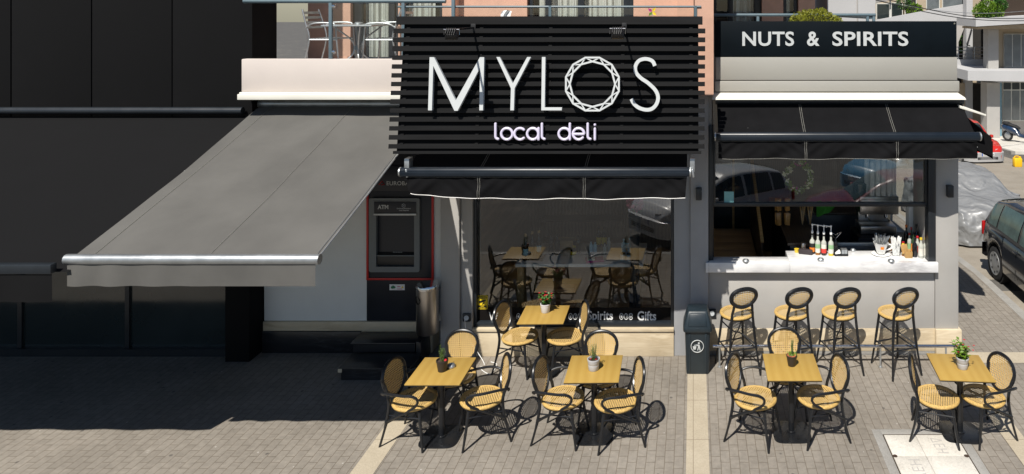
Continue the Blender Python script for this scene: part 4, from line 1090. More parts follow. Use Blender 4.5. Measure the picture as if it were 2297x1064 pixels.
for px, py, liquid, lab1, lab2, l in ((1822, 569, 'cola', 'lab_black', 'lab_orange', 'syrup bottle with black and orange label under a white pump, leftmost of the four'),
        (1834.5, 571, 'amber', 'lab_green', 'lab_cream', 'amber syrup bottle with pale green label under a white pump'),
        (1848, 572, 'dark_syrup', 'lab_cream', 'lab_red', 'dark syrup bottle with red pictured label under a white pump'),
        (1864, 573, 'gold', 'lab_green', 'lab_cream', 'golden syrup bottle under a white pump, rightmost of the four')):
    t = thing('syrup_bottle', l, 'bottle', group='syrup bottles with pumps on the counter'); onto(t, px, py, zct)
    b = MB(); r_ = .037; b.lathe([(r_*.92,0),(r_,.005),(r_,.10)], (0,0,0), 16); b.build('liquid', M[liquid], t, world=False)
    b = MB(); b.lathe([(r_,.1005),(r_,.175),(r_*.8,.195),(r_*.38,.215),(r_*.38,.27)], (0,0,0), 16); b.build('glass_body', M['clearish'], t, world=False)
    b = MB(); b.lathe([(r_+.0012,.035),(r_+.0012,.095)], (0,0,0), 16, cap=False); b.build('paper_label', M[lab2], t, world=False)
    b = MB(); b.lathe([(r_+.0014,.096),(r_+.0014,.155)], (0,0,0), 16, cap=False); b.build('paper_label', M[lab1], t, world=False)
    b = MB(); b.lathe([(.016,.268),(.017,.29)], (0,0,0), 12); b.build('collar', M['black'], t, world=False)
    b = MB(); b.lathe([(.014,.2905),(.018,.30),(.018,.322),(.007,.336),(.007,.40),(.013,.402),(.013,.424),(.006,.428)], (0,0,0), 12); d = -1 if px == 1864 else 1; b.tube([(0,0,.414),(d*.045,-.02,.420),(d*.078,-.035,.410)], [.0075,.006,.005], 8); b.build('pump', M['white_plastic'], t, world=False)
def low(name, label, cat, px, py, group=None):
    t = thing(name, label, cat, group=group); onto(t, px, py, zct); return t
t = low('napkin_box', 'rolled dark brown napkin box lying left of the syrup bottles', 'box', 1808, 570)
b = MB(); b.bar((-.10,.03,.035), (.09,-.03,.035), .065, .07); b.build('box', mat('brown_leatherette', (.035,.026,.027), .5), t, .012, world=False)
t = low('card_caddy', 'black metal caddy holding sugar sachets beside the syrup bottles', 'caddy', 1886, 573)
b = MB(); b.box(-.095,.095,-.04,.05,0,.008); b.box(-.095,.0,.042,.05,.008,.05); b.box(.0,.095,.042,.05,.008,.095)
for x in (-.095,-.002,.09): b.box(x,x+.005,-.04,.0415,.008,.05 if x < -.05 else .08)
b.box(-.095,.095,-.04,-.036,.008,.03); b.build('rack', M['black'], t, world=False)
b = MB(); rr_ = random.Random(3)
for k in range(7): b.bar((-.085+.005*k, -.03+.008*k, .035), (-.012, -.025+.008*k, .045+.004*k), .05, .004)
b.build('sachet_pile', M['white_plastic'], t, world=False)
b = MB()
for k in range(2): b.box(.006+.042*k, .045+.042*k, -.033, .04, .01, .088)
b.build('napkin_stack', M['galv'], t, world=False)
t = low('wine_rack', 'small dark bottle wearing a wire rack at the back of the syrup bottles', 'bottle', 1874, 566)
bottle(t, .03, .20, 'dark_bottle', 'lab_black', .3, .4, 'black')
b = MB()
for s in (-1, 1): b.tube(smooth_path([(0,0,.19),(s*.05,0,.25),(s*.085,0,.29),(s*.03,-.02,.275),(0,0,.25)], 4), .003, 5)
b.build('wire_holder', M['chrome'], t, world=False)
t = low('steel_canister', 'dented steel canister with a red scoop left of the syrup bottles', 'canister', 1802, 563)
b = MB(); b.lathe([(.035,0),(.036,.10),(.03,.115),(.036,.12)], (0,0,0), 16); b.build('can', M['steel'], t, world=False); b = MB(); b.lathe([(.004,0),(.014,.012),(.004,.026)], (-.05,-.01,.0), 10); b.build('scoop', M['flower_red'], t, world=False)
t = low('yellow_tub', 'small yellow tub beside the steel canister on the counter', 'tub', 1787, 566)
b = MB(); b.lathe([(.03,0),(.034,.045),(.036,.05)], (0,0,0), 14); b.build('tub', M['gold'], t, world=False)
t = low('large_cup', 'oversized white cup on a saucer stuffed with wrapped spoons', 'cup', 1976, 571); t.scale = (1.14, 1.14, 1.14)
b = MB(); b.lathe([(.045,0),(.11,.008),(.118,.014),(.112,.016),(.05,.006)], (0,0,0), 28); b.build('saucer', M['ceramic'], t, world=False)
b = MB(); b.lathe([(.04,.012),(.05,.02),(.09,.15),(.093,.152),(.086,.15),(.05,.03),(.001,.03)], (0,0,0), 28, cap=False); b.build('bowl', M['ceramic'], t, world=False)
b = MB(); b.tube(smooth_path([(.078,0,.125),(.125,0,.12),(.128,0,.075),(.064,0,.055)], 5), .009, 8); b.build('handle', M['ceramic'], t, world=False)
b = MB(); b.box(-.024,.018,-.0815,-.079,.085,.115); b.build('orange_mark', M['lab_orange'], t, world=False)
rr_ = random.Random(5); b = MB()
for k in range(70):
    a = rr_.uniform(0, 2*PI); q = rr_.uniform(0, .07); e = rr_.uniform(.02, .06)
    p0 = Vector((q*math.cos(a), q*math.sin(a), .14)); p1 = p0+Vector((math.cos(a)*e+rr_.uniform(-.02,.02), math.sin(a)*e, rr_.uniform(.05,.12)))
    b.bar(p0, p1, .012, .002, (rr_.uniform(-1,1), rr_.uniform(-1,1), .3))
b.build('wrapped_spoons', M['galv'], t, world=False)
t = low('straw_glass', 'clear tumbler packed with white paper wrapped straws', 'glass', 2010, 573); t.scale = (1.1, 1.1, 1.12)
b = MB(); b.lathe([(.05,0),(.053,.004),(.055,.14),(.057,.14)], (0,0,0), 24, cap=False); b.build('tumbler', M['glass_clear'], t, world=False)
b = MB()
for k in range(48):
    a = rr_.uniform(0, 2*PI); q = rr_.uniform(0, .042); c = rr_.uniform(0, 2*PI)
    b.tube([(q*math.cos(a), q*math.sin(a), .005), (.06*math.cos(c)+rr_.uniform(-.01,.01), .05*math.sin(c), rr_.uniform(.19,.24))], .0045, 5)
b.build('paper_straws', mat('white_paper', (.78,.78,.76), .8, var=.08, vs=30), t, world=False)
t = low('wooden_caddy', 'plain wooden sugar box with a leaning card on the counter', 'box', 2037, 577)
b = MB(); b.box(-.05,.05,-.045,-.037,0,.085); b.box(-.05,.05,.037,.045,0,.10); b.box(-.05,-.042,-.0365,.0365,0,.10); b.box(.042,.05,-.0365,.0365,0,.085); b.box(-.0415,.0415,-.0365,.0365,0,.006); b.build('box', M['oak'], t, .002, world=False)
b = MB(); b.bar((-.035,.01,.05), (-.055,.03,.17), .09, .006, (0,1,0)); b.build('card', M['oak'], t, world=False)
t = low('sauce_bottle', 'small squeeze bottle with a red cap beside the straws', 'bottle', 2026, 565); bottle(t, .026, .14, 'gold', 'lab_red', .25, .6, 'flower_red')
GB = 'bottles crowded at the right end of the counter'
for px, py, r_, h, m, lab, cp, nr, l in ((2052, 576, .034, .235, 'dark_bottle', None, 'black', .35, 'dark bottle without label right of the wooden box'),
        (2066, 578, .036, .24, 'clearish', 'lab_cream', 'gold', .4, 'clear bottle with yellow neck in front of the crowded bottles'),
        (2076, 577, .030, .235, 'clearish', 'lab_cream', 'gold', .35, 'slim pale bottle next to the dark hatch post'),
        (2044, 564, .033, .30, 'green_glass', 'gold', 'tail', .3, 'green bottle with yellow label behind the wooden box'),
        (2056, 563, .033, .33, 'dark_bottle', 'lab_cream', 'black', .3, 'tall dark bottle with black cap at the back of the crowd'),
        (2058, 570, .028, .22, 'clearish', 'lab_red', 'flower_red', .45, 'pale bottle with red cap among the crowded bottles'),
        (2070, 566, .034, .30, 'clearish', 'lab_blue', 'blue_cap', .45, 'pale bottle with a tall blue cap at the back right'),
        (2033, 558, .030, .30, 'dark_bottle', None, 'orange', .4, 'dark bottle with an orange cap behind the straw glass'),
        (2049, 569, .030, .26, 'green_glass', 'lab_orange', 'black', .35, 'green bottle with orange label in the middle of the crowded bottles'),
        (2063, 560, .032, .33, 'dark_bottle', 'gold', 'orange', .3, 'tall dark bottle with gold label at the back right'),
        (2074, 569, .028, .27, 'amber', 'lab_cream', 'gold', .35, 'amber bottle behind the slim pale one'),
        (2040, 566, .027, .24, 'clearish', 'lab_green', 'tail', .4, 'clear bottle with green label behind the wooden box'),
        (1997, 561, .034, .18, 'amber', 'lab_cream', 'black', .5, 'amber jar bottle between the cup and the straw glass')):
    t = low('counter_bottle', l, 'bottle', px, py, GB); t.scale = (1.1, 1.1, 1.12); bottle(t, r_, h, m, lab, .38, nr, cp)

# ---------------------------------------------------------------- street pieces against the facades
fr_ = thing('foot_rail', 'polished steel foot rail running along the bar wall below the stools', 'rail', (2, 9.62, 0))
zr = wz(776.5, 9.62); b = MB(); b.tube([(wx(1599,9.62), 9.62, zr), (wx(2154,9.62), 9.62, zr)], .022, 14); b.build('tube', M['chrome'], fr_)
for px in (1614, 1795, 1975, 2122):
    x = wx(px, 9.62); b = MB(); b.tube([(x,9.62,zr),(x,9.62,.005)], .013, 8); b.lathe([(.03,0),(.03,.008)], (x,9.62,0), 12); b.build('post', M['galv'], fr_)
def wall_light(label, px, py0, py1, d):
    t = thing('wall_light', label, 'wall light', at(px, py1, d), 0, 'small dark outdoor wall lights'); x = wx(px, d); w_ = .040
    b = MB(); b.box(x-w_, x+w_, d-.09, d-.001, wz(py1,d), wz(py0,d)); b.build('housing', M['anthracite'], t, .005)
    b = MB(); b.lathe([(.028,-.004),(.028,.003)], (x, d-.05, wz(py1,d)-.001), 14); b.build('lens', M['grey_glass'], t)
wall_light('small dark block wall light on the shaded pilaster beside the deli', 1567.5, 420, 446, 9.88)
wall_light('small dark block wall light on the right corner pillar of the bar', 2128, 414, 440, 9.93)

# litter bin with a swing lid
t = thing('litter_bin', 'dark slate plastic litter bin with a hooded swing lid and round litter emblem', 'bin', (.05, 9.55, 0))
bx0, bx1 = wx(1535.5, 9.42), wx(1594.5, 9.42)
xm = (bx0+bx1)/2; hw = (bx1-bx0)/2
zb1 = wz(742, 9.38)
b = MB(); n = 24
def rsq(hx, hy, z_, e=.22, yc=9.56): return [(xm+hx*math.copysign(abs(math.cos(2*PI*k/n+.13))**e, math.cos(2*PI*k/n+.13)), yc+hy*math.copysign(abs(math.sin(2*PI*k/n+.13))**e, math.sin(2*PI*k/n+.13)), z_) for k in range(n)]
def loftr(b, rings, cap=True):
    for r_ in rings: b.v += [Vector(p) for p in r_]
    m = len(rings[0]); o = len(b.v)-m*len(rings)
    for i in range(len(rings)-1):
        for k in range(m):
            l = (k+1) % m; b.f.append([o+i*m+k, o+i*m+l, o+(i+1)*m+l, o+(i+1)*m+k]); b.mi.append(0)
    if cap:
        b.f.append([o+k for k in range(m)][::-1]); b.f.append([o+(len(rings)-1)*m+k for k in range(m)]); b.mi += [0, 0]
loftr(b, [rsq(hw*.86,.135,0), rsq(hw*.88,.14,.02), rsq(hw*.98,.165,zb1-.03), rsq(hw*1.0,.168,zb1-.028), rsq(hw*1.0,.168,zb1)]); b.build('tub', M['plastic'], t, smooth=50)
for k in (-1, 1):
    b = MB(); x = xm+k*hw*.62; yb_ = 9.56-.137; b.hexa([(x-.012,yb_-.014,.03),(x+.012,yb_-.014,.03),(x+.012,yb_+.03,.03),(x-.012,yb_+.03,.03),(x-.012,yb_-.034,zb1-.04),(x+.012,yb_-.034,zb1-.04),(x+.012,yb_+.02,zb1-.04),(x-.012,yb_+.02,zb1-.04)]); b.build('rib', M['plastic'], t, .004)
b = MB(); loftr(b, [rsq(hw*1.10,.190,zb1-.022), rsq(hw*1.12,.195,zb1-.01), rsq(hw*1.10,.19,zb1+.035), rsq(hw*.93,.155,zb1+.14), rsq(hw*.80,.13,zb1+.215), rsq(hw*.74,.115,zb1+.232)]); lid = b.build('lid', M['plastic'], t, smooth=50)
b = MB(); yf0, yf1 = 9.56-.180, 9.56-.132
b.hexa([(xm-hw*.72,yf0-.014,zb1+.055),(xm+hw*.72,yf0-.014,zb1+.055),(xm+hw*.72,yf0+.03,zb1+.05),(xm-hw*.72,yf0+.03,zb1+.05),(xm-hw*.60,yf1-.012,zb1+.205),(xm+hw*.60,yf1-.012,zb1+.205),(xm+hw*.60,yf1+.03,zb1+.2),(xm-hw*.60,yf1+.03,zb1+.2)]); b.build('flap', M['plastic'], lid, .008)
b = MB(); b.box(xm-hw*1.0, xm+hw*1.0, 9.56-.171, 9.56-.1685, zb1-.028, zb1-.018); b.build('rim_highlight', M['galv'], t)
# emblem: a ring with a figure dropping litter in a basket
zc_ = wz(776, 9.41); ye = 9.56-.160
b = MB(); b.tube([(xm-.005+.082*math.cos(2*PI*k/32), ye-.006-.024*(.25*math.sin(2*PI*k/32)), zc_+.082*math.sin(2*PI*k/32)) for k in range(32)], .0055, 5, True)
EB = lambda u, v, w_: (xm-.005+u, ye-.002-w_-v*.09, zc_+v)
em = b.build('emblem', M['letter'], t)
def e_poly(P): b = MB(); b.prism(P, EB, .004); b.build('pictogram', M['letter'], em)
e_poly([(-.052,-.045),(-.020,-.045),(-.012,.000),(-.060,.000)])
e_poly([(.012,.022),(.030,.020),(.036,-.010),(.044,-.058),(.030,-.058),(.022,-.020),(.010,-.058),(-.002,-.056),(.010,-.012),(.008,.004),(-.022,.014),(-.020,.022)])
e_poly([(.020+.013*math.cos(2*PI*k/12), .042+.013*math.sin(2*PI*k/12)) for k in range(12)])
e_poly([(-.040,.010),(-.030,.004),(-.022,.016),(-.032,.022)])
# stainless wall bin
t = thing('steel_bin', 'cylindrical brushed steel litter bin with round side opening hung by the cash machine', 'bin', at(959, 745, 9.72))
c = at(959, 745, 9.70); r_ = .146
b = MB(); zl = wz(637, 9.7)
b.lathe([(r_*.97,0),(r_,.006),(r_,zl-c.z-.05)], (c.x, c.y, c.z), 32); b.build('drum', M['steel'], t)
b = MB(); b.lathe([(r_*1.02,zl-c.z-.049),(r_*1.02,zl-c.z-.02),(r_*.95,zl-c.z),(r_*.55,zl-c.z+.008),(.001,zl-c.z+.008)], (c.x, c.y, c.z), 32, cap=False); b.build('lid', M['chrome'], t)
b = MB(); hx = Vector((-.66,-.75,0)).normalized(); tx_ = Vector((.75,-.66,0)); hz = wz(674, 9.6)
b.add([Vector((c.x,c.y,hz))+hx*(r_*math.cos(.43*math.cos(2*PI*k/20))+.003)+tx_*(r_*math.sin(.43*math.cos(2*PI*k/20)))+Vector((0,0,.055*math.sin(2*PI*k/20))) for k in range(20)], [list(range(20))]); b.build('opening', M['backing'], t)
b = MB(); b.box(c.x-.03, c.x+.03, c.y+r_-.002, BY-.001, c.z+.1, c.z+.5); b.build('bracket', M['galv'], t)

# bank steps
t = thing('bank_steps', 'two black marble steps leading up to the cash machine', 'steps', (-4.15, 9.6, 0))
zs1, zs2 = wz(827, 9.26), wz(770, 9.67)
b = MB(); b.box(-4.58, -3.70, 9.28, BY-.052, 0, zs1-.026); b.build('riser', M['black_marble'], t)
b = MB(); b.box(-4.61, -3.68, 9.26, 9.669, zs1-.025, zs1); b.build('tread', M['black_marble'], t, .004)
b = MB(); b.box(-4.62, -3.78, 9.69, BY-.052, zs1+.001, zs2-.026); b.build('riser', M['black_marble'], t)
b = MB(); b.box(-4.65, -3.77, 9.67, BY-.040, zs2-.025, zs2); b.build('tread', M['black_marble'], t, .004)
b = MB(); b.hexa([(-3.76,9.67,0),(-3.68,9.67,0),(-3.68,BY-.053,0),(-3.76,BY-.053,0),(-3.76,9.675,zs2+.02),(-3.70,9.675,zs2+.0),(-3.70,BY-.053,zs2+.12),(-3.76,BY-.053,zs2+.12)]); b.build('side_slab', M['black_marble'], t, .004)
b = MB(); b.box(-4.612, -4.56, 9.255, 9.259, zs1-.05, zs1-.004); b.build('worn_corner', M['beige'], t)

# cash machine
AY = BY-.013
t = thing('cash_machine', 'grey bank cash machine set in a navy panel with a red border', 'cash machine', at(886, 607, AY))
A = lambda px, py: (wx(px, AY), wz(py, AY))
def rrect(x0, x1, z0, z1, r, n=5):
    P = []
    for cx_, cz_, a0 in ((x1-r,z1-r,0),(x0+r,z1-r,90),(x0+r,z0+r,180),(x1-r,z0+r,270)):
        P += [(cx_+r*math.cos(R(a0+90*k/n)), cz_+r*math.sin(R(a0+90*k/n))) for k in range(n+1)]
    return P
x0, z1_ = A(831, 443); x1, z0_ = A(944, 608)
ix0, iz1 = A(847, 482); ix1, iz0 = A(932, 596)
b = MB(); yF = AY-.05
# bezel as four butted pieces with rounded outer shape
outer = rrect(x0, x1, z0_, z1_, .03); nO = len(outer)
inner = []
for (u, v) in outer:
    inner.append((min(max(u, ix0), ix1), min(max(v, iz0), iz1)))
vs = [(u, yF, v) for u, v in outer]+[(u, yF, v) for u, v in inner]+[(u, AY-.001, v) for u, v in outer]+[(u, AY+.10, v) for u, v in inner]
fs = []
for k in range(nO):
    l = (k+1) % nO; fs += [(k, l, nO+l, nO+k), (k, 2*nO+k, 2*nO+l, l), (nO+k, nO+l, 3*nO+l, 3*nO+k)]
b.add(vs, fs); bz = b.build('bezel', M['atm'], t, smooth=35)
b = MB(); b.box(ix0-.001, ix1+.001, AY+.085, AY+.099, iz0, iz1); b.build('recess_back', M['atm_dark'], t)
hx0, hz1 = A(843, 450); hx1, hz0 = A(937, 476)
b = MB(); b.box(hx0, hx1, yF-.006, yF-.0005, hz0, hz1); hd = b.build('header', M['navy'], t, .003)
b = MB(); b.box(hx0-.004, hx1+.004, yF-.018, yF-.0005, wz(480.5,AY), hz0-.002); b.box(hx0, hx1, yF-.007, yF-.001, hz1+.001, hz1+.007); b.build('light_strip', M['galv'], t, .003)
AF = fy(yF-.006)
text_on('lettering', 'ATM', AF, A(851,0)[0], A(875,0)[0], wz(467,AY), wz(457.5,AY), .002, M['letter'], hd, .03)
text_on('lettering', 'Κατάθεση Μετρητών', AF, A(894,0)[0], A(925,0)[0], wz(467.5,AY), wz(464,AY), .002, M['letter_side'], hd, .01)
text_on('lettering', 'Cash Deposits', AF, A(899,0)[0], A(921,0)[0], wz(471.5,AY), wz(468.8,AY), .002, M['letter_side'], hd, .01)
b = MB(); hc = A(909, 459); b.tube([(hc[0]+.026*math.cos(R(60*k+30)), yF-.0075, hc[1]+.026*math.sin(R(60*k+30))) for k in range(6)], .003, 4, True); b.tube([(hc[0]+.012, yF-.0075, hc[1]),(hc[0], yF-.0075, hc[1]),(hc[0]-.012,yF-.0075,hc[1]-.008)], .003, 4); b.build('hexagon_mark', M['letter_side'], hd)
# slanted fascia inside: screen, keypad, slot
b = MB(); zk = iz0+(iz1-iz0)*.22; b.hexa([(ix0+.004,AY-.035,iz0+.02),(ix1-.004,AY-.035,iz0+.02),(ix1-.004,AY+.084,iz0+.02),(ix0+.004,AY+.084,iz0+.02),(ix0+.004,AY-.035,zk),(ix1-.004,AY-.035,zk),(ix1-.004,AY+.084,zk+.12),(ix0+.004,AY+.084,zk+.12)]); b.build('console', M['atm_dark'], t, .004)
b = MB(); b.box(ix0+.002, ix1-.002, AY-.045, AY-.036, zk-.012, zk+.002); b.build('console_edge', M['atm'], t, .002)
xs_ = ix0+(ix1-ix0)*.32
b = MB(); b.hexa([(xs_,AY+.03,zk+.125),(ix1-.01,AY+.03,zk+.125),(ix1-.01,AY+.08,zk+.125),(xs_,AY+.08,zk+.125),(xs_+.04,AY+.05,iz1-.06),(ix1-.01,AY+.05,iz1-.06),(ix1-.01,AY+.082,iz1-.06),(xs_+.04,AY+.082,iz1-.06)]); b.build('screen', M['dark_glass'], t, .003)
b = MB(); b.box(ix1-.11, ix1-.05, AY+.015, AY+.0225, zk+.165, zk+.185); b.build('card_slot', M['rail'], t, .002)
kp = MB(); kz = lambda y: zk+(y-(AY-.035))/.119*.12+.003
for i in range(4):
    for j in range(4):
        x = xs_+.05+.034*i; y = AY-.010+.017*j; kp.box(x, x+.026, y, y+.012, kz(y), kz(y)+.012)
kp.build('keypad', M['atm'], t)
b = MB(); b.lathe([(.016,-.002),(.016,.003)], (ix1-.012, AY+.02, zk+.21), 12, 'y'); b.build('card_light', mat('green_marker', (.03,.32,.06), .4), t)
# red border
rx0, rx1 = wx(822.5,AY), wx(973.5,AY); rz0, rz1 = wz(628,AY), 2.88
b = MB(); w_ = .03
b.box(rx0, rx0+w_, AY-.014, AY-.0005, rz0, rz1); b.box(rx1-w_, rx1, AY-.014, AY-.0005, rz0, rz1); b.box(rx0+w_, rx1-w_, AY-.014, AY-.0005, rz0, rz0+w_*.95); b.build('red_border', M['red'], t, .002)
b = MB(); sx0, sz1 = A(874, 638); sx1, sz0 = A(908, 651); b.box(sx0, sx1, AY-.004, AY-.0005, sz0, sz1); st = b.build('sticker', M['plate'], t)
b = MB(); b.prism([((sx0+sx1)/2-.055+.033*math.cos(2*PI*k/14), (sz0+sz1)/2+.022*math.sin(2*PI*k/14)*(1+.2*math.sin(k*5))) for k in range(14)], lambda u, v, w_: (u, AY-.0045-w_, v), .001); b.build('green_print', mat('green_print', (.02,.16,.07), .5), st)
b = MB(); b.box(sx0+.11, sx1-.06, AY-.0055, AY-.0045, sz0+.045, sz0+.055); b.box(sx0+.11, sx1-.03, AY-.0055, AY-.0045, sz0+.012, sz0+.02); b.build('pink_print', mat('pink_print', (.6,.1,.22), .5), st)
b = MB(); b.prism([(sx1-.05,sz0+.03),(sx1-.015,sz0+.03),(sx1-.032,sz0+.062)], lambda u, v, w_: (u, AY-.0045-w_, v), .001); b.build('yellow_print', M['yellow'], st)
# bank name board
t = thing('bank_sign', 'dark sign strip over the cash machine with pale letters and a red mark', 'sign', at(900, 425, AY))
b = MB(); b.box(rx0, rx1, AY-.022, AY-.0005, wz(428,AY), wz(372,AY)); b.build('board', M['navy'], t, .003)
text_on('lettering', 'EUROBANK', fy(AY-.022), wx(869,AY), wx(938,AY), wz(415,AY), wz(406,AY), .003, M['letter'], t, .008, 1.05)
b = MB(); m0 = (wx(858,AY), wz(410.5,AY)); b.tube([(m0[0]-.04, AY-.024, m0[1]-.02), (m0[0], AY-.024, m0[1]+.03), (m0[0]+.04, AY-.024, m0[1]-.02), (m0[0]-.01, AY-.024, m0[1]-.02)], .006, 5); b.build('red_mark', M['red'], t)
# sockets and sticker
def socket(label, px, py, d, cable=False, s=.055):
    t = thing('wall_socket', label, 'socket', at(px, py, d)); c = at(px, py, d)
    b = MB(); b.box(c.x-s, c.x+s, d-.035, d-.001, c.z-s, c.z+s); b.build('box', M['anthracite'], t, .008)
    b = MB(); b.lathe([(.034,-.006),(.034,.0),(.028,.004),(.02,.002)], (c.x, d-.036, c.z), 18, 'y'); b.build('plug', M['letter_side'], t)
    return c
c = socket('dark wall socket with a white cable plugged in on the deli pier', 1048, 711, 9.90)
cb = MB(); gd = 9.5
cb.tube(smooth_path([c+Vector((-.02,-.045,-.02)), c+Vector((.0,-.06,-.15)), c+Vector((.03,-.03,-.30)), Vector((c.x+.06,9.86,.22)), at(1086,790,9.70).xy.to_3d()+Vector((0,0,.01)), Vector((wx(1075,9.55),9.58,.008)), Vector((wx(1098,9.4),9.42,.008)), Vector((wx(1112,9.6),9.66,.008)), Vector((wx(1100,9.72),9.74,.008))], 6), .005, 6)
o = cb.build('power_cable', M['white_plastic']); tag(o, 'thin white power cable curling down from the deli socket to the paving', 'cable')
socket('dark wall socket with round cover on the bar wall beside the litter bin', 1597, 701, W0)
t = thing('warning_sticker', 'yellow video surveillance warning sticker with a black camera on the deli window', 'sticker', at(1083, 692, GY))
gx = lambda p: wx(p, GY); gzz = lambda p: wz(p, GY); gy_ = GY-.005
b = MB(); b.prism(rrect(gx(1070.5), gx(1094), gzz(693.5), gzz(663), .01), lambda u, v, w_: (u, gy_-w_, v), .002); b.build('vinyl', M['yellow'], t)
b = MB(); b.box(gx(1072.5), gx(1092), gy_-.004, gy_-.0025, gzz(669.8), gzz(665)); h1 = b.build('black_bar', M['ink'], t)
b = MB(); b.box(gx(1072.5), gx(1092), gy_-.004, gy_-.0025, gzz(692), gzz(685)); h2 = b.build('black_bar', M['ink'], t)
SF = fy(gy_-.004)
text_on('lettering', 'WARNING', SF, gx(1074), gx(1090.5), gzz(668.9), gzz(666), .001, M['yellow'], h1, .02)
text_on('lettering', 'VIDEO', SF, gx(1078.5), gx(1086), gzz(688.1), gzz(686), .001, M['yellow'], h2, .02); text_on('lettering', 'SURVEILLANCE', SF, gx(1073.5), gx(1091), gzz(691.2), gzz(689), .001, M['yellow'], h2, .02)
b = MB(); SP = lambda u, v, w_: (gx(u), gy_-.0025-w_, gzz(v))
b.prism([(1074,675.5),(1089,671.5),(1090.5,674),(1086,677),(1076,680)], SP, .0015); b.build('camera_mark', M['ink'], t)
b = MB(); b.prism([(1084.5,678),(1087.5,677),(1086,681.5),(1082,683.5),(1081.5,682)], SP, .0015); b.build('camera_mark', M['ink'], t)

# covers in the paving
t = thing('manhole_cover', 'pair of speckled white concrete utility covers with engraved Greek letters set in the paving', 'manhole cover', (2.57, 7.7, 0))
mx0, mx1, my1, mym, my0 = 2.16, 2.97, 8.08, 7.70, 7.30
for xa_, xb_ in ((mx0, 2.512), (2.516, mx1)):
    for ya, yb in ((my0, mym-.004), (mym+.004, my1)):
        b = MB(); b.box(xa_, xb_, ya, yb, -.02, .008); b.build('slab', M['concrete'], t, .003)
b = MB(); k_ = .012
b.box(mx0-k_, mx0-.002, my0, my1+k_, -.02, .007); b.box(mx1+.002, mx1+k_, my0, my1+k_, -.02, .007); b.box(mx0-.002, mx1+.002, my1+.002, my1+k_, -.02, .007); b.build('steel_frame', mat('rusty_frame', (.06,.045,.03), .8, var=.4, vs=30), t)
b = MB(); k2 = .115
b.box(mx0-k2, mx0-k_-.002, my0, my1+k2, -.02, .005); b.box(mx1+k_+.002, mx1+k2, my0, my1+k2, -.02, .005); b.box(mx0-k_-.002, mx1+k_+.002, my1+k_+.002, my1+k2, -.02, .005); b.build('stone_border', M['greystone'], t, .002)
for x in (mx0+.02, mx1-.02):
    b = MB(); b.lathe([(.026,.0),(.026,.0095)], (x, mym, 0), 12); b.build('lifting_hole', M['soil'], t)
GT = lambda x0_, y0_: (lambda u, v, w_: (x0_+v, y0_-u, .0085+w_))
text_on('engraving', 'ΔΕΗ', lambda u, v, w_: (2.66+v, 8.02-u, .0082+w_*1), 0, .27, 0, .12, .0012, M['grey_wall'], t, -.005, 1.1)
text_on('engraving', 'ΔΕΗ', lambda u, v, w_: (2.42-v, 7.30+u, .0082+w_*1), .02, .34, 0, .12, .0012, M['grey_wall'], t, -.005, 1.1)
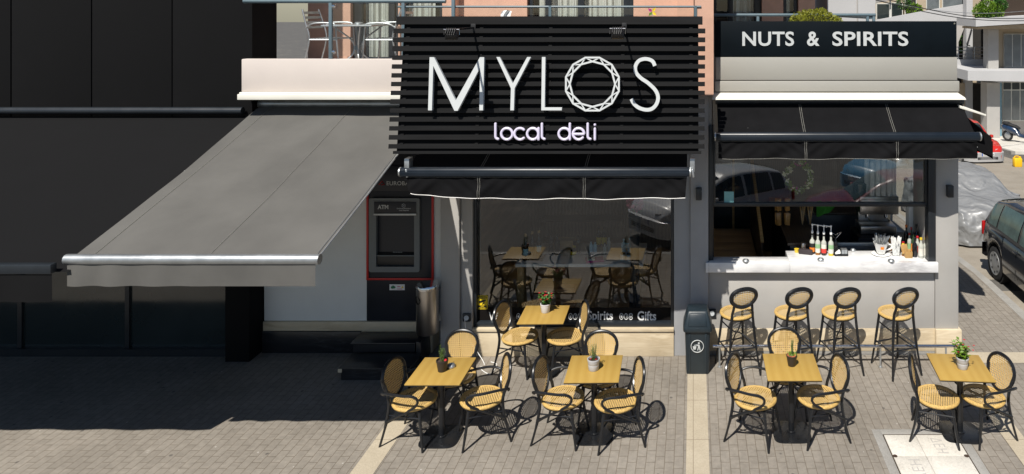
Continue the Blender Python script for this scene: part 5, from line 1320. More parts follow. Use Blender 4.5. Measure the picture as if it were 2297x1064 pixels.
# ---------------------------------------------------------------- cars
def lerp_t(x, T):
    for (a, va), (c, vc) in zip(T, T[1:]):
        if x <= c:
            t = 0 if c == a else max(0, (x-a)/(c-a)); t = t*t*(3-2*t)*.5+t*.5; return va+(vc-va)*t
    return T[-1][1]
def car(name, label, loc, rz, paint, tall=0.0, glass_m='car_glass', bumper=None, group=None, plate=None, small=False):
    t = thing(name, label, 'car', loc, rz, group)
    L2, Wd = 1.95, .83
    belt = [(-1.95,.70),(-1.88,.92),(-1.2,.93),(.9,.95),(1.15,.93),(1.7,.80),(1.88,.68),(1.95,.52)]
    hw = [(-1.95,.66),(-1.80,.77),(-1.4,.825),(0,.835),(1.3,.825),(1.72,.76),(1.95,.58)]
    AX = (-1.22, 1.25); RW = .365
    def bot(x):
        z_ = .20 if abs(x) < 1.7 else .20+.12*((abs(x)-1.7)/.25)
        for a in AX:
            if abs(x-a) < RW: z_ = max(z_, .30+math.sqrt(RW**2-(x-a)**2)*.98)
        return z_
    xs_ = sorted(set([-1.95+3.9*k/78 for k in range(79)]+[a+RW*math.cos(PI*k/14) for a in AX for k in range(15)]))
    b = MB(); rings = []
    for x in xs_:
        tp, w_, bt = lerp_t(x, belt), lerp_t(x, hw), bot(x)
        m = lambda f: bt+(tp-bt)*f
        half = [(w_*.90,bt),(w_*.975,m(.10)),(w_*1.0,m(.45)),(w_*.992,m(.62)),(w_*.985,m(.70)),(w_*.955,m(.92)),(w_*.88,m(1.0)),(w_*.45,tp+.025),(0,tp+.035)]
        ring = [(x,-y,z_) for y, z_ in half]+[(x,y,z_) for y, z_ in half[::-1][1:]]
        rings.append(ring)
    m_ = len(rings[0])
    for r_ in rings: b.v += [Vector(p) for p in r_]
    for i in range(len(rings)-1):
        for k in range(m_-1): b.f.append([i*m_+k, i*m_+k+1, (i+1)*m_+k+1, (i+1)*m_+k]); b.mi.append(0)
    b.f += [list(range(m_)), [(len(rings)-1)*m_+k for k in range(m_)]]; b.mi += [0, 0]
    # greenhouse
    T_ = tall
    roof = [(-1.86,.92),(-1.74,1.15+T_),(-1.55,1.36+T_),(-1.1,1.44+T_),(-.4,1.475+T_),(.05,1.45+T_),(.32,1.36+T_),(1.05,.955)]
    wbel = [(-1.86,.72),(-1.5,.775),(0,.79),(1.05,.72)]
    wedg = [(-1.86,.66),(-1.5,.59),(-.3,.60),(.3,.585),(1.05,.66)]
    def gh(x, s, q):
        "point on the greenhouse side: q=0 belt, 1 roof edge"
        zr_, wb, we = lerp_t(x, roof), lerp_t(x, wbel), lerp_t(x, wedg)
        ze = zr_-.035; return Vector((x, s*(wb+(we-wb)*q+.02*math.sin(PI*q)), .90+(ze-.90)*q))
    def top(x, yq):
        zr_, we = lerp_t(x, roof), lerp_t(x, wedg); return Vector((x, yq*we, zr_-.035*abs(yq)**3+.012*(1-yq*yq)))
    gx_ = [-1.86+2.91*k/48 for k in range(49)]; rr_ = []
    for x in gx_:
        r_ = [gh(x,-1,q) for q in (0,.25,.5,.75,.95)]+[top(x, y) for y in (-.97,-.75,-.4,0,.4,.75,.97)]+[gh(x,1,q) for q in (.95,.75,.5,.25,0)]
        rr_.append(r_)
    o_ = len(b.v); mm = len(rr_[0])
    for r_ in rr_: b.v += r_
    for i in range(len(rr_)-1):
        for k in range(mm-1): b.f.append([o_+i*mm+k, o_+i*mm+k+1, o_+(i+1)*mm+k+1, o_+(i+1)*mm+k]); b.mi.append(0)
    b.build('body', M[paint], t, world=False, smooth=55)
    G = M[glass_m]
    for s in (-1, 1):
        for xa_, xb_ in ((-1.60,-1.22),(-1.16,-.36),(-.28,.74)):
            g = MB()
            def sw_(u, v):
                x = xa_+(xb_-xa_)*u; p = gh(x, s, .10+.80*v); return p+Vector((0, s*.006, .002))
            g.grid(14, 5, sw_); g.uv = {}; g.build('side_window', G, t, world=False)
    g = MB(); g.grid(12, 8, lambda u, v: top(.24+.72*u, -.86+1.72*v)+Vector((.006,0,.008))); g.uv = {}; g.build('windscreen', G, t, world=False)
    g = MB(); g.grid(8, 8, lambda u, v: top(-1.81+.30*u, -.86+1.72*v)+Vector((-.010,0,.006))); g.uv = {}; g.build('rear_window', G, t, world=False)
    for a in AX:
        for s in (-1, 1):
            wl_ = MB(); y0 = s*.70
            prof = [(.20,-.09),(.27,-.10),(.295,-.085),(.30,-.03),(.30,.03),(.295,.085),(.27,.10),(.20,.09)]
            wl_.lathe(prof, (a, y0, .30), 28, 'y'); wh = wl_.build('wheel', M['rubber'], t, world=False)
            r2 = MB(); r2.lathe([(.03,.098),(.06,.105),(.10,.094),(.19,.098),(.205,.104),(.205,.06)] if s > 0 else [(.205,-.06),(.205,-.104),(.19,-.098),(.10,-.094),(.06,-.105),(.03,-.098)], (a, y0, .30), 28, 'y'); r2.build('rim', M['rim'], wh, world=False)
            h_ = MB()
            for k in range(8):
                an = 2*PI*k/8; c = Vector((a+.155*math.cos(an), y0+s*.101, .30+.155*math.sin(an)))
                h_.lathe([(.020,-.003),(.020,.003)], c, 8, 'y')
            h_.build('rim_openings', M['rubber'], wh, world=False)
            ar = MB(); ar.lathe([(.34,-.12),(.36,-.12),(.36,.05),(.34,.05)], (a, s*.66, .31), 24, 'y', cap=False); ar.build('arch_liner', M['rubber'], t, world=False)
    for s in (-1, 1):
        b = MB(); b.grid(6, 4, lambda u, v: (lerp_t(1.62+.24*u, [(1.6,1.66),(1.9,1.90)])+.02, s*(lerp_t(1.62+.24*u, hw)-.03-.26*u*1.0)*1.0, .60+.13*v-.02*u)); b.uv = {}
        b.build('headlight', M['headlight'], t, world=False)
        b = MB(); b.box(-1.925,-1.86, s*.70-.06, s*.70+.06, .62, .88); b.build('tail_light', M['tail'], t, .02, world=False)
        b = MB(); b.box(.60,.74, s*.86-.06, s*.86+.08*max(0,s) if False else s*.86+.06, .93, 1.06); b.build('wing_mirror', M[paint], t, .03, world=False)
        for x in (-.30, -1.16):
            b = MB(); y = s*(lerp_t(x, hw)*.985+.012); b.bar((x-.09, y, .80), (x+.09, y, .805), .03, .025); b.build('door_handle', M[paint], t, .008, world=False)
        for x in (-.32, .78):
            b = MB(); b.tube([(x, s*(lerp_t(x, hw)*(.985 if z_ > .6 else 1.0)+.0005), z_) for z_ in (.32, .48, .62, .70, .85)], .004, 4); b.build('door_gap', M['rubber'], t, world=False)
    bp = M[bumper] if bumper else M[paint]
    b = MB(); pts = [(1.62,.80),(1.84,.70),(1.93,.52),(1.955,.25),(1.955,0)]
    P = [(x,-y) for x, y in pts]+[(x,y) for x, y in pts[::-1][1:]]
    for zz0, zz1 in ((.20,.60),):
        vs = []
        for (x, y) in P:
            x2, y2 = x*.965, y*.93
            vs += [(x2,y2,zz0),(x+.03,y*1.035,zz0+.03),(x+.03,y*1.035,zz1-.03),(x2,y2,zz1+.02)]
        fs = [(4*i+k, 4*i+k+1, 4*i+k+5, 4*i+k+4) for i in range(len(P)-1) for k in range(3)]
        b.add(vs, fs)
    b.build('bumper', bp, t, world=False)
    b = MB(); vs = []
    for (x, y) in [(-1.70,-.82),(-1.86,-.70),(-1.95,-.3),(-1.95,.3),(-1.86,.70),(-1.70,.82)]:
        vs += [(x*.97,y*.95,.28),(x-.012,y*1.012,.31),(x-.012,y*1.012,.53),(x*.97,y*.95,.56)]
    b.add(vs, [(4*i+k, 4*i+k+1, 4*i+k+5, 4*i+k+4) for i in range(5) for k in range(3)]); b.build('bumper', bp, t, world=False)
    b = MB()
    for k in range(3): b.box(1.975, 1.990, -.42, .42, .33+.035*k, .345+.035*k)
    b.build('grille', M['rubber'], t, world=False)
    pl = MB(); pl.box(1.980, 1.992, -.26, .26, .46, .57); p_ = pl.build('number_plate', M['plate'], t, .003, world=False)
    st = MB(); st.box(1.9925, 1.9935, -.26, -.215, .462, .568) ; st.build('blue_band', M['ink_blue'], p_, world=False)
    if plate:
        o9 = org_of(p_); me = text_on('lettering', plate, lambda u, v, w_: o9+Vector((1.9935+w_, u, v)), -.19, .24, .485, .545, .002, M['ink'], p_, .02)
    return t
cb_ = car('parked_car', 'black hatchback parked nose towards the viewer at the kerb on the right edge', (6.30, 11.80, -.126), R(-90), 'car_black', 0.02, 'car_glass_green')
cr_ = car('parked_car', 'red car with pale grey bumper parked down the side street behind the awning flap', (11.42, 30.1, gz(30.1)-.13), R(-84), 'car_red', .10, 'car_glass', 'car_grey', plate='KMK-6277')
# cars at the near kerb and across the street, seen mirrored in the panes
car('parked_car', 'white hatchback at the near kerb, mirrored in the deli window', (.45, 3.55, -.13), R(141), 'car_white', 0.0, 'car_glass')
car('parked_car', 'wine red hatchback at the near kerb, mirrored in the bar pane', (4.45, 3.9, -.13), R(180), 'car_wine', 0.0, 'car_glass_green')
car('parked_car', 'light blue car across the street, mirrored at the right of the bar pane', (6.2, -.9, -.13), R(150), 'car_blue', 0.0, 'car_glass')

# car under a silver cover
t = thing('covered_car', 'parked car wrapped in a wrinkled silver cover behind the black hatchback', 'car', (6.55, 17.35, gz(15.4)-.14))
b = MB(); nu, nv = 110, 70
prof = [(-2.12,.42),(-2.0,.78),(-1.7,.92),(-1.05,1.04),(-.35,1.40),(.25,1.47),(.95,1.43),(1.55,1.14),(1.95,.92),(2.05,.5)]
def CV(u, v):
    "v runs from one hem over the roof to the other hem"
    y = -2.12+4.17*u; zt2 = lerp_t(y, prof)
    k = abs(2*v-1); s = 1 if v > .5 else -1                     # k: 0 at the ridge, 1 at the hem
    endr = (max(0, abs(2*u-1)-.86)/.14)**2                      # rounded ends
    wroof, wsh, whem = .58, .88, .93
    if k < .38: q = k/.38; x = wroof*q; z_ = zt2-.05*q**3
    elif k < .58: q = (k-.38)/.20; q2_ = q*q*(3-2*q); zs_ = min(zt2-.05, .92); x = wroof+(wsh-wroof)*q; z_ = (zt2-.05)+(zs_-(zt2-.05))*(.35*q+.65*q2_)-.03*math.sin(PI*q)
    else: q = (k-.58)/.42; zs_ = min(zt2-.05, .92); x = wsh+(whem-wsh)*q+.03*math.sin(PI*q); z_ = zs_*(1-q)+.05*q
    x *= (1-.30*endr); yy = y-math.copysign(.10*endr*0, y)
    w0 = mnoise.noise(Vector((x*1.6*s+9, y*1.1, z_*1.8)))*.045+mnoise.noise(Vector((x*4*s+3, y*2.6-z_*5, z_*3.5)))*.030
    fold = (.030*math.sin(y*8+z_*5+mnoise.noise(Vector((y*1.3, z_*2, s*3)))*7)+.016*math.sin(y*19-z_*9+mnoise.noise(Vector((y*3, z_*3, s*5)))*6))*min(1, .25+k*1.2)
    bulge = .16*math.exp(-((y+.78)/.14)**2-((z_-.93)/.10)**2)
    return (6.55+s*(x+(w0+fold)*(.3+.7*min(1, k/.5))+bulge), 17.35+yy, gz(17.35+y)-.13+max(.03, z_+(w0+fold*.5)*(1-min(1, k/.6))))
b.grid(nu, nv, CV); b.uv = {}
b.add([CV(0, j/nv) for j in range(nv+1)], [list(range(nv+1))]); b.add([CV(1, j/nv) for j in range(nv+1)], [list(range(nv+1))])
b.build('cover', M['tarp'], t, smooth=80)

# scooter on the far pavement
t = thing('scooter', 'dark blue and black motor scooter parked in front of the far building', 'scooter', (15.85, 34.6, gz(34.6)), R(-52))
S_ = M['anthracite']
for x in (-.62, .66):
    b = MB(); b.tube([(x+.22*math.cos(2*PI*k/24), 0, .25+.22*math.sin(2*PI*k/24)) for k in range(24)], .055, 8, True); wh = b.build('wheel', M['rubber'], t, world=False)
    b = MB(); b.lathe([(.02,-.05),(.16,-.02),(.16,.02),(.02,.05)], (x, 0, .25), 16, 'y'); b.build('rim', M['rim'], wh, world=False)
b = MB(); n = 16
def ell(x, hy, z0, z1): return [(x, hy*math.cos(2*PI*k/n), (z0+z1)/2+(z1-z0)/2*math.sin(2*PI*k/n)) for k in range(n)]
loftr(b, [ell(-.95,.05,.62,.74), ell(-.8,.14,.48,.80), ell(-.5,.19,.40,.80), ell(-.15,.18,.30,.72), ell(.0,.16,.24,.42), ell(.3,.16,.22,.36), ell(.42,.17,.24,.60), ell(.50,.14,.40,.80)]); b.build('body', mat('dark_blue_paint', (.012,.03,.07), .25, coat=1), t, world=False, smooth=70)
b = MB(); loftr(b, [ell(.40,.16,.36,.95), ell(.52,.21,.38,1.0), ell(.62,.12,.42,.88), ell(.70,.04,.5,.7)]); b.build('front_shield', S_, t, world=False, smooth=70)
b = MB(); loftr(b, [ell(-.90,.04,.80,.86), ell(-.82,.11,.77,.93), ell(-.6,.16,.74,.93), ell(-.45,.16,.72,.86), ell(-.2,.15,.68,.82), ell(-.02,.10,.62,.72)]); b.build('seat', M['rubber'], t, world=False, smooth=70)
b = MB(); b.tube([(.40,-.34,1.05),(.46,-.12,1.02),(.46,.12,1.02),(.40,.34,1.05)], .018, 8); b.tube([(.47,0,1.0),(.66,0,.30)], .03, 8); b.build('handlebar', S_, t, world=False)
b = MB(); b.lathe([(.02,-.02),(.08,0),(.06,.04)], (.60,0,.88), 14, 'x'); b.build('headlight', M['headlight'], t, world=False)
for s in (-1, 1):
    b = MB(); b.tube([(.42,s*.26,1.04),(.40,s*.30,1.18)], .008, 6); b.lathe([(.01,-.01),(.05,0),(.01,.012)], (.40,s*.31,1.20), 10, 'x'); b.build('mirror', S_, t, world=False)

t = thing('yellow_bucket', 'yellow plastic jerrycan standing on the side street asphalt', 'jerrycan', (wx(2282,27.3), 27.3, gz(27.3)-.126))
b = MB(); b.box(-.15,.15,-.12,.12,.0,.34); b.build('body', M['yellow_p'], t, .04, world=False)
b = MB(); b.tube(smooth_path([(-.12,0,.335),(-.09,0,.40),(.05,0,.40),(.08,0,.335)], 4), .018, 8); b.build('handle', M['yellow_p'], t, world=False); b = MB(); b.lathe([(.035,0),(.035,.05)], (.11,0,.335), 12); b.build('cap', M['yellow_p'], t, world=False)

# ---------------------------------------------------------------- balcony furniture and rails
def leaf_ball(b, c, r, n, L, W, seed, squash=1.0, flat=0):
    q = random.Random(seed)
    for k in range(n):
        v = Vector((q.gauss(0,1), q.gauss(0,1), q.gauss(0,1))).normalized(); rad = r*(q.uniform(.55, 1.0)**.5)*(1+.22*mnoise.noise(v*2.2+Vector((seed,0,0))))
        p = Vector(c)+Vector((v.x*rad, v.y*rad, v.z*rad*squash))
        d = (v+Vector((q.uniform(-.7,.7), q.uniform(-.7,.7), q.uniform(-.2,.8)))).normalized(); b.leaf(p, d, Vector((q.uniform(-1,1), q.uniform(-1,1), q.uniform(0,1))), L*q.uniform(.6,1.2), W*q.uniform(.7,1.2))
t = thing('balcony_railing', 'blue grey tube railing with glass panels on the left balcony', 'railing', (-4.6, 9.62, 4.16))
b = MB(); b.tube([(XL, 9.60, wz(3,9.6)), (wx(1000,9.6), 9.60, wz(3,9.6))], .028, 12); b.build('handrail', M['rail'], t)
for px in (742, 905, 1017):
    b = MB(); x = wx(px, 9.6); b.box(x-.022, x+.022, 9.58, 9.62, 4.12, 5.0); b.build('post', M['rail'], t, .004)
b = MB(); b.box(wx(746,9.6), wx(900,9.6), 9.596, 9.604, wz(126,9.6), wz(9,9.6)); b.build('glass_panel', M['glass_upper'], t)
for py in (15, 117):
    b = MB(); b.lathe([(.006,-.05),(.022,-.045),(.026,-.03),(.022,-.012),(.012,0)], (wx(751,9.6), 9.60, wz(py,9.6)), 14, 'y'); b.build('glass_clamp', M['chrome'], t)
t = thing('balcony_railing', 'thin blue grey rail running behind the top of the slatted sign', 'railing', (-1.7, 9.62, 4.16))
b = MB(); b.tube([(wx(893,9.62), 9.62, wz(15.5,9.62)), (wx(1573,9.62), 9.62, wz(15.5,9.62))], .016, 10); b.build('handrail', M['rail'], t)
b = MB(); b.box(wx(905,9.62), wx(1565,9.62), 9.616, 9.624, 4.2, wz(19,9.62)); b.build('glass_panel', M['glass_upper'], t)
for px in (1234, 1560):
    b = MB(); x = wx(px, 9.62); b.box(x-.018, x+.018, 9.605, 9.612, 4.12, wz(13,9.62)); b.build('post', M['rail'], t)
t = thing('white_cloth', 'white cloth hung over the rail behind the sign top', 'cloth', at(1166, 36, 9.6))
b = MB(); b.grid(14, 10, lambda u, v: at(1126+22*u-3*math.sin(v*3), 26+20*v-3*math.sin(u*PI), 9.55+.02*math.sin(u*9+v*4))); b.uv = {}; b.build('fabric', M['white_plastic'], t)
t = thing('pinwheel', 'small purple and yellow toy windmill poking up behind the sign top', 'toy', at(1463, 36, 9.55))
b = MB(); b.tube([at(1463,44,9.55), at(1463,27,9.55)], .005, 6); b.build('stick', M['white_plastic'], t)
for k, mm_ in enumerate(('yellow', 'flower_purple', 'vine', 'yellow')):
    b = MB(); a = R(50+90*k); b.leaf(at(1463,27,9.54), (math.cos(a), -.1, math.sin(a)), (0,-1,0), .075, .04); b.build('vane', M[mm_], t)
# metal bistro set
FZ = 3.96
t = thing('balcony_table', 'metal garden table with splayed bent legs on the left balcony', 'table', (wx(803,10.4), 10.4, FZ))
th_ = wz(57,10.3)-FZ
b = MB(); b.box(-.36,.36,-.36,.36,th_-.014,th_+.012); b.build('tabletop', M['galv'], t, .008, world=False)
for k in range(4):
    a = R(30+90*k); c, s = math.cos(a), math.sin(a)
    b = MB(); b.tube(smooth_path([(.33*c,.33*s,th_-.012),(.10*c,.10*s,th_-.20),(.045*c,.045*s,th_-.33),(.10*c,.10*s,th_-.46),(.34*c,.34*s,.01)], 5), .012, 8); b.build('leg', M['galv'], t, world=False)
b = MB(); b.lathe([(.05,-.03),(.05,.03)], (0,0,th_-.33), 14); b.build('hub', M['rail'], t, world=False)
t2 = thing('ashtray', 'small pale ashtray on the balcony garden table', 'ashtray', (wx(812,10.4), 10.3, FZ+th_+.012)); b = MB(); b.lathe([(.05,0),(.06,.02),(.04,.035),(.02,.03)], (0,0,0), 16); b.build('bowl', M['galv'], t2, world=False)
def metal_chair(px, d, rz, label):
    t = thing('balcony_chair', label, 'chair', (wx(px,d), d, FZ), R(rz), 'metal garden chairs on the balcony')
    for s in (-1, 1):
        b = MB(); b.tube(smooth_path([(.24,s*.26,.005),(.20,s*.26,.45),(.19,s*.26,.60),(.14,s*.26,.66),(-.12,s*.26,.66),(-.24,s*.25,.60)], 5), .012, 8); b.build('arm_leg', M['galv'], t, world=False)
        b = MB(); b.tube(smooth_path([(-.30,s*.24,.005),(-.20,s*.24,.42),(-.25,s*.24,.66),(-.31,s*.22,.86)], 5), .012, 8); b.build('leg', M['galv'], t, world=False)
    b = MB()
    for k in range(9): b.box(-.20+.045*k, -.168+.045*k, -.235, .235, .43, .443)
    b.tube([(-.2,-.24,.425),(.2,-.24,.425)], .01, 6); b.tube([(-.2,.24,.425),(.2,.24,.425)], .01, 6); b.build('seat', M['galv'], t, world=False)
    b = MB()
    for k in range(4): b.bar((-.245-.018*k,-.23,.60+.07*k), (-.245-.018*k,.23,.60+.07*k), .012, .035)
    b.build('backrest', M['galv'], t, world=False)
metal_chair(744, 10.45, 0, 'metal garden chair left of the balcony table'); metal_chair(866, 10.4, 180, 'metal garden chair right of the balcony table')
# terrace over the bar
t = thing('terrace_railing', 'blue grey tube railing on the terrace behind the slate sign board', 'railing', (1.5, 10.7, 4.3))
b = MB(); zr2 = wz(34,10.7); b.tube([(.285,10.7,zr2),(wx(1964,10.7),10.7,zr2)], .024, 12); b.build('handrail', M['rail'], t)
b = MB(); b.tube([(wx(1955,10.7),10.7,zr2-.04),(2.62,12.9,zr2-.04)], .024, 10); b.build('handrail', M['rail'], t)
for px in (1700, 1946, 1960):
    b = MB(); x = wx(px,10.7); b.box(x-.02,x+.02,10.68,10.72,4.3,zr2-.02); b.build('post', M['rail'], t, .003)
t = thing('round_shrub', 'rounded yellow green shrub rising behind the slate sign board', 'shrub', (wx(1830,10.4), 10.4, 4.3))
b = MB(); cs_ = at(1830, 66, 10.4)
leaf_ball(b, cs_, .41, 5200, .036, .024, 5, .66)
b.build('foliage', M['hedge'], t, smooth=180)
b = MB(); b.lathe([(.26,4.30),(.30,4.50)], (cs_.x, cs_.y, 0), 20); b.build('planter', M['greystone'], t)
b = MB()
for k in range(5): a = 2*PI*k/5; b.tube([(cs_.x,cs_.y,4.45),(cs_.x+.2*math.cos(a),cs_.y+.2*math.sin(a),4.62)], .012, 6)
b.build('stem', M['soil'], t)

# ---------------------------------------------------------------- houses beyond
def poly_wall(name, m, pts, d, th_, parent, bevel=0.0):
    b = MB(); b.prism([(wx(x,d), wz(y,d)) for x, y in pts], lambda u, v, w_: (u, d+w_, v), th_); return b.build(name, m, parent, bevel)
def pbox2(name, m, px0, px1, py0, py1, d, th_, parent): return poly_wall(name, m, [(px0,py1),(px1,py1),(px1,py0),(px0,py0)], d, th_, parent)
nw = thing('white_house', 'plain white gable wall of the house right behind the bar terrace', 'building', (3.2, 14.5, 0))
pbox2('wall', M['white_wall'], 1856, 1964, -260, 330, 14.45, 3.5, nw)
b = MB(); x = wx(1922,14.45); b.tube([(x,14.43,5.6),(x+.01,14.43,4.3)], .012, 6); b.build('drain_pipe', M['grey_wall'], nw)
nb2 = thing('pale_house', 'pale house with a small balcony glimpsed between pink wall and white gable', 'building', (4, 22, 0))
pbox2('wall', M['grey_wall'], 1700, 1859, -300, 300, 22.3, 6, nb2)
pbox2('balcony_slab', M['white_wall'], 1815, 1859, 17, 30, 21.2, .95, nb2)
f_ = pbox2('door', M['dark_in'], 1822, 1846, -20, 17, 22.25, .04, nb2)
b = MB()
for k in range(7): b.tube([at(1818+6*k, 18, 21.25), at(1818+6*k, 2, 21.25)], .014, 6)
b.tube([at(1814,2,21.25), at(1860,2,21.25)], .02, 6); b.build('balcony_rail', M['win_frame'], nb2)

# apartment block with slanted balcony fronts across the side street
ab = thing('apartment_block', 'pale apartment block with slanted balcony fronts and a tall white column', 'building', (13, 42, -2))
D1 = 40.0
pbox2('wall', M['tan_wall'], 1900, 2215, -220, 420, D1+2.2, 6, ab)
poly_wall('balcony_front', M['white_wall'], [(1955,62),(2168,62),(2168,9),(2090,22),(1962,46)], D1, .25, ab)
poly_wall('balcony_soffit', M['grey_wall'], [(1955,72),(2168,72),(2168,62.5),(1955,62.5)], D1, 2.1, ab)
pbox2('column', M['white_wall'], 2168, 2182, -220, 300, D1-.6, .5, ab)
for px0, px1, py0, py1, mm_ in ((1966,1996,8,44,'dark_glass'),(1999,2025,6,40,'dark_glass'),(2030,2056,-20,34,'dark_in'),(2078,2108,-16,22,'grey_glass'),(2114,2163,-16,18,'grey_glass')):
    f_ = pbox2('window', M['win_frame'], px0, px1, py0, py1, D1+2.1, .09, ab); pbox2('pane', M[mm_], px0+1.5, px1-1.5, py0+1.5, py1-1.5, D1+2.08, .015, f_)
poly_wall('awning_hood', M['greystone'], [(1957,10),(2004,-1),(2004,-8),(1957,2)], D1-.3, 1.2, ab)
b = MB(); b.tube([at(1997,42,D1+.1), at(1997,-30,D1+.1)], .05, 8); b.build('pole', M['win_frame'], ab)
# lower storeys to the right of the bar sign
pbox2('balcony_front', M['white_wall'], 2120, 2220, 134, 160, D1-1.0, .25, ab)
pbox2('balcony_slab', M['grey_wall'], 2120, 2214, 150, 161, D1-.7, 2.8, ab)
poly_wall('screen_wall', M['grey_wall'], [(2140,90),(2148,55),(2166,55),(2150,95),(2150,133),(2140,133)], D1-.4, .2, ab)
pbox2('recess_shade', M['dark_in'], 2182.5, 2214, 46, 133, D1+1.9, .28, ab)  # dark block, the shade of a recess put into its colour
pbox2('recess_shade', M['dark_in'], 2150, 2167, 60, 133, D1+1.9, .28, ab)  # second block coloured dark in place of recess shade
b = MB()
for py in (106, 114, 122, 130): b.tube([at(2130,py,D1-.8), at(2219,py,D1-.8)], .022, 6)
for px in (2150, 2186, 2212): b.tube([at(px,134,D1-.8), at(px,105,D1-.8)], .025, 6)
b.build('balcony_rail', M['galv'], ab)
for px0, px1, py0, py1 in ((2148,2156,164,200),(2192,2204,180,236),(2206,2214,172,226)):
    f_ = pbox2('door', M['anthracite'], px0, px1, py0, py1, D1+2.1, .09, ab)
t = thing('potted_tree', 'small round topiary tree on the slanted balcony of the pale block', 'tree', at(2027, 40, D1+.9))
b = MB(); leaf_ball(b, at(2027, 6, D1+.9), .36, 500, .13, .07, 3); b.build('crown', M['leaf'], t, smooth=180)
b = MB(); b.tube([at(2027,40,D1+.9), at(2027,8,D1+.9)], .03, 6); b.build('trunk', M['soil'], t)
t = thing('balcony_plant', 'bright green leafy plant on the slanted balcony of the pale block', 'plant', at(2050, 34, D1+.8))
b = MB(); leaf_ball(b, at(2050, 22, D1+.8), .42, 520, .16, .09, 8, .7); b.build('foliage', M['vine'], t, smooth=180)
t = thing('balcony_plant', 'dark leafy plant behind the steel rail beside the white column', 'plant', at(2157, 100, D1+1.5))
b = MB(); leaf_ball(b, at(2157, 98, D1+1.5), .40, 420, .16, .09, 18, 1.0); b.build('foliage', M['leaf'], t, smooth=180)

sb = thing('balcony_building', 'weathered building at top right with planted balcony and shop windows below', 'building', (17, 37, -2))
D2 = 36.0
pbox2('wall', M['tan_wall'], 2216, 2640, 62, 158, D2+1.6, .3, sb)
pbox2('wall', M['grey_wall'], 2212, 2640, -260, 61.5, D2+2.4, .3, sb)
pbox2('wall', M['grey_wall'], 2246, 2640, 187, 360, D2+1.9, .3, sb)
pbox2('wall', M['tan_wall'], 2148, 2246, 187, 360, D2+3.6, .3, sb)
poly_wall('balcony_slab', M['white_wall'], [(2171,181),(2640,190),(2640,163),(2171,159)], D2-.4, 3.4, sb)
poly_wall('balcony_slab', M['white_wall'], [(2189,60),(2420,46),(2640,32),(2640,18),(2189,42)], D2-.4, 2.6, sb)
poly_wall('soffit', M['tan_wall'], [(2192,66),(2640,60),(2640,33),(2420,47),(2192,61)], D2+.2, 2.0, sb)
pbox2('column', M['wall'], 2214, 2243, 186, 330, D2+.6, .8, sb)
pbox2('column', M['wall'], 2217, 2240, 66, 158, D2+.9, .65, sb)
for px0, px1, py0, py1, nm in ((2252,2330,76,152,4),(2360,2450,76,152,4)):
    f_ = pbox2('window', M['win_frame'], px0, px1, py0, py1, D2+1.5, .09, sb)
    for k in range(nm):
        w__ = (px1-px0)/nm; pbox2('pane', M['grey_glass'], px0+w__*k+1.2, px0+w__*(k+1)-1.2, py0+2, py1-2, D2+1.47, .025, f_)
for px0, px1, py0, py1 in ((2250,2308,184,272),(2318,2380,184,320)):
    f_ = pbox2('shop_window', M['win_frame'], px0, px1, py0, py1, D2+1.75, .1, sb)
    for k in range(3):
        w__ = (px1-px0)/3; pbox2('pane', M['grey_glass'], px0+w__*k+1.4, px0+w__*(k+1)-1.4, py0+20, py1-2, D2+1.72, .025, f_); pbox2('pane', M['dark_glass'], px0+w__*k+1.4, px0+w__*(k+1)-1.4, py0+2, py0+17, D2+1.72, .025, f_)
pbox2('balcony_screen', M['dark_wood'], 2222, 2640, -30, 40, D2+.9, .06, sb)
pbox2('blue_pipe', mat('faded_blue_paint', (.16,.30,.38), .6), 2243.5, 2247, 186, 320, D2+1.5, .1, sb)
pbox2('door', M['dark_in'], 2176, 2212, 189, 250, D2+3.5, .08, sb)
for k, (px, py, s_, mm_) in enumerate(((2200,26,.36,'vine'),(2214,18,.40,'vine'),(2232,26,.42,'vine'),(2242,12,.34,'leaf'),(2205,38,.30,'leaf'))):
    t = thing('balcony_plant', ['light green shrub at the left end of the planted balcony', 'tall light green shrub, second on the planted balcony', 'broad light green shrub in the middle of the planted balcony', 'dark green shrub high on the planted balcony', 'low dark plant at the slab edge of the planted balcony'][k], 'plant', at(px, py+8, D2+.2), 0, 'plants on the upper balcony')
    b = MB(); leaf_ball(b, at(px, py, D2+.2), s_, 900, .11, .055, 40+k, 1.0); b.build('foliage', M[mm_], t, smooth=180)
# street cables
for k, (p0, p1, sag) in enumerate((((1940,-6,24),(2330,46,30),.5),((1985,-2,24),(2330,40,30),.45),((1930,-8,26),(2330,22,32),.6))):
    a, c = at(*p0), at(*p1); b = MB(); b.tube([a.lerp(c, i/24)-Vector((0,0,sag*math.sin(PI*i/24)*.6)) for i in range(25)], .016 if k < 2 else .011, 5)
    o = b.build('overhead_cable', M['rubber'] if k < 2 else M['galv']); tag(o, ['lower black overhead cable sagging across the top right houses', 'upper black overhead cable sagging across the top right houses', 'thin pale overhead cable crossing the top right houses'][k], 'cable', 'overhead cables')
t = thing('loose_cable', 'black cable hanging down the tall white column', 'cable', at(2175, 60, D1-.7))
b = MB(); b.tube(smooth_path([at(2180,62,D1-.7), at(2172,90,D1-.72), at(2169,100,D1-.72), at(2176,103,D1-.72)], 6), .03, 6); b.build('wire', M['rubber'], t)

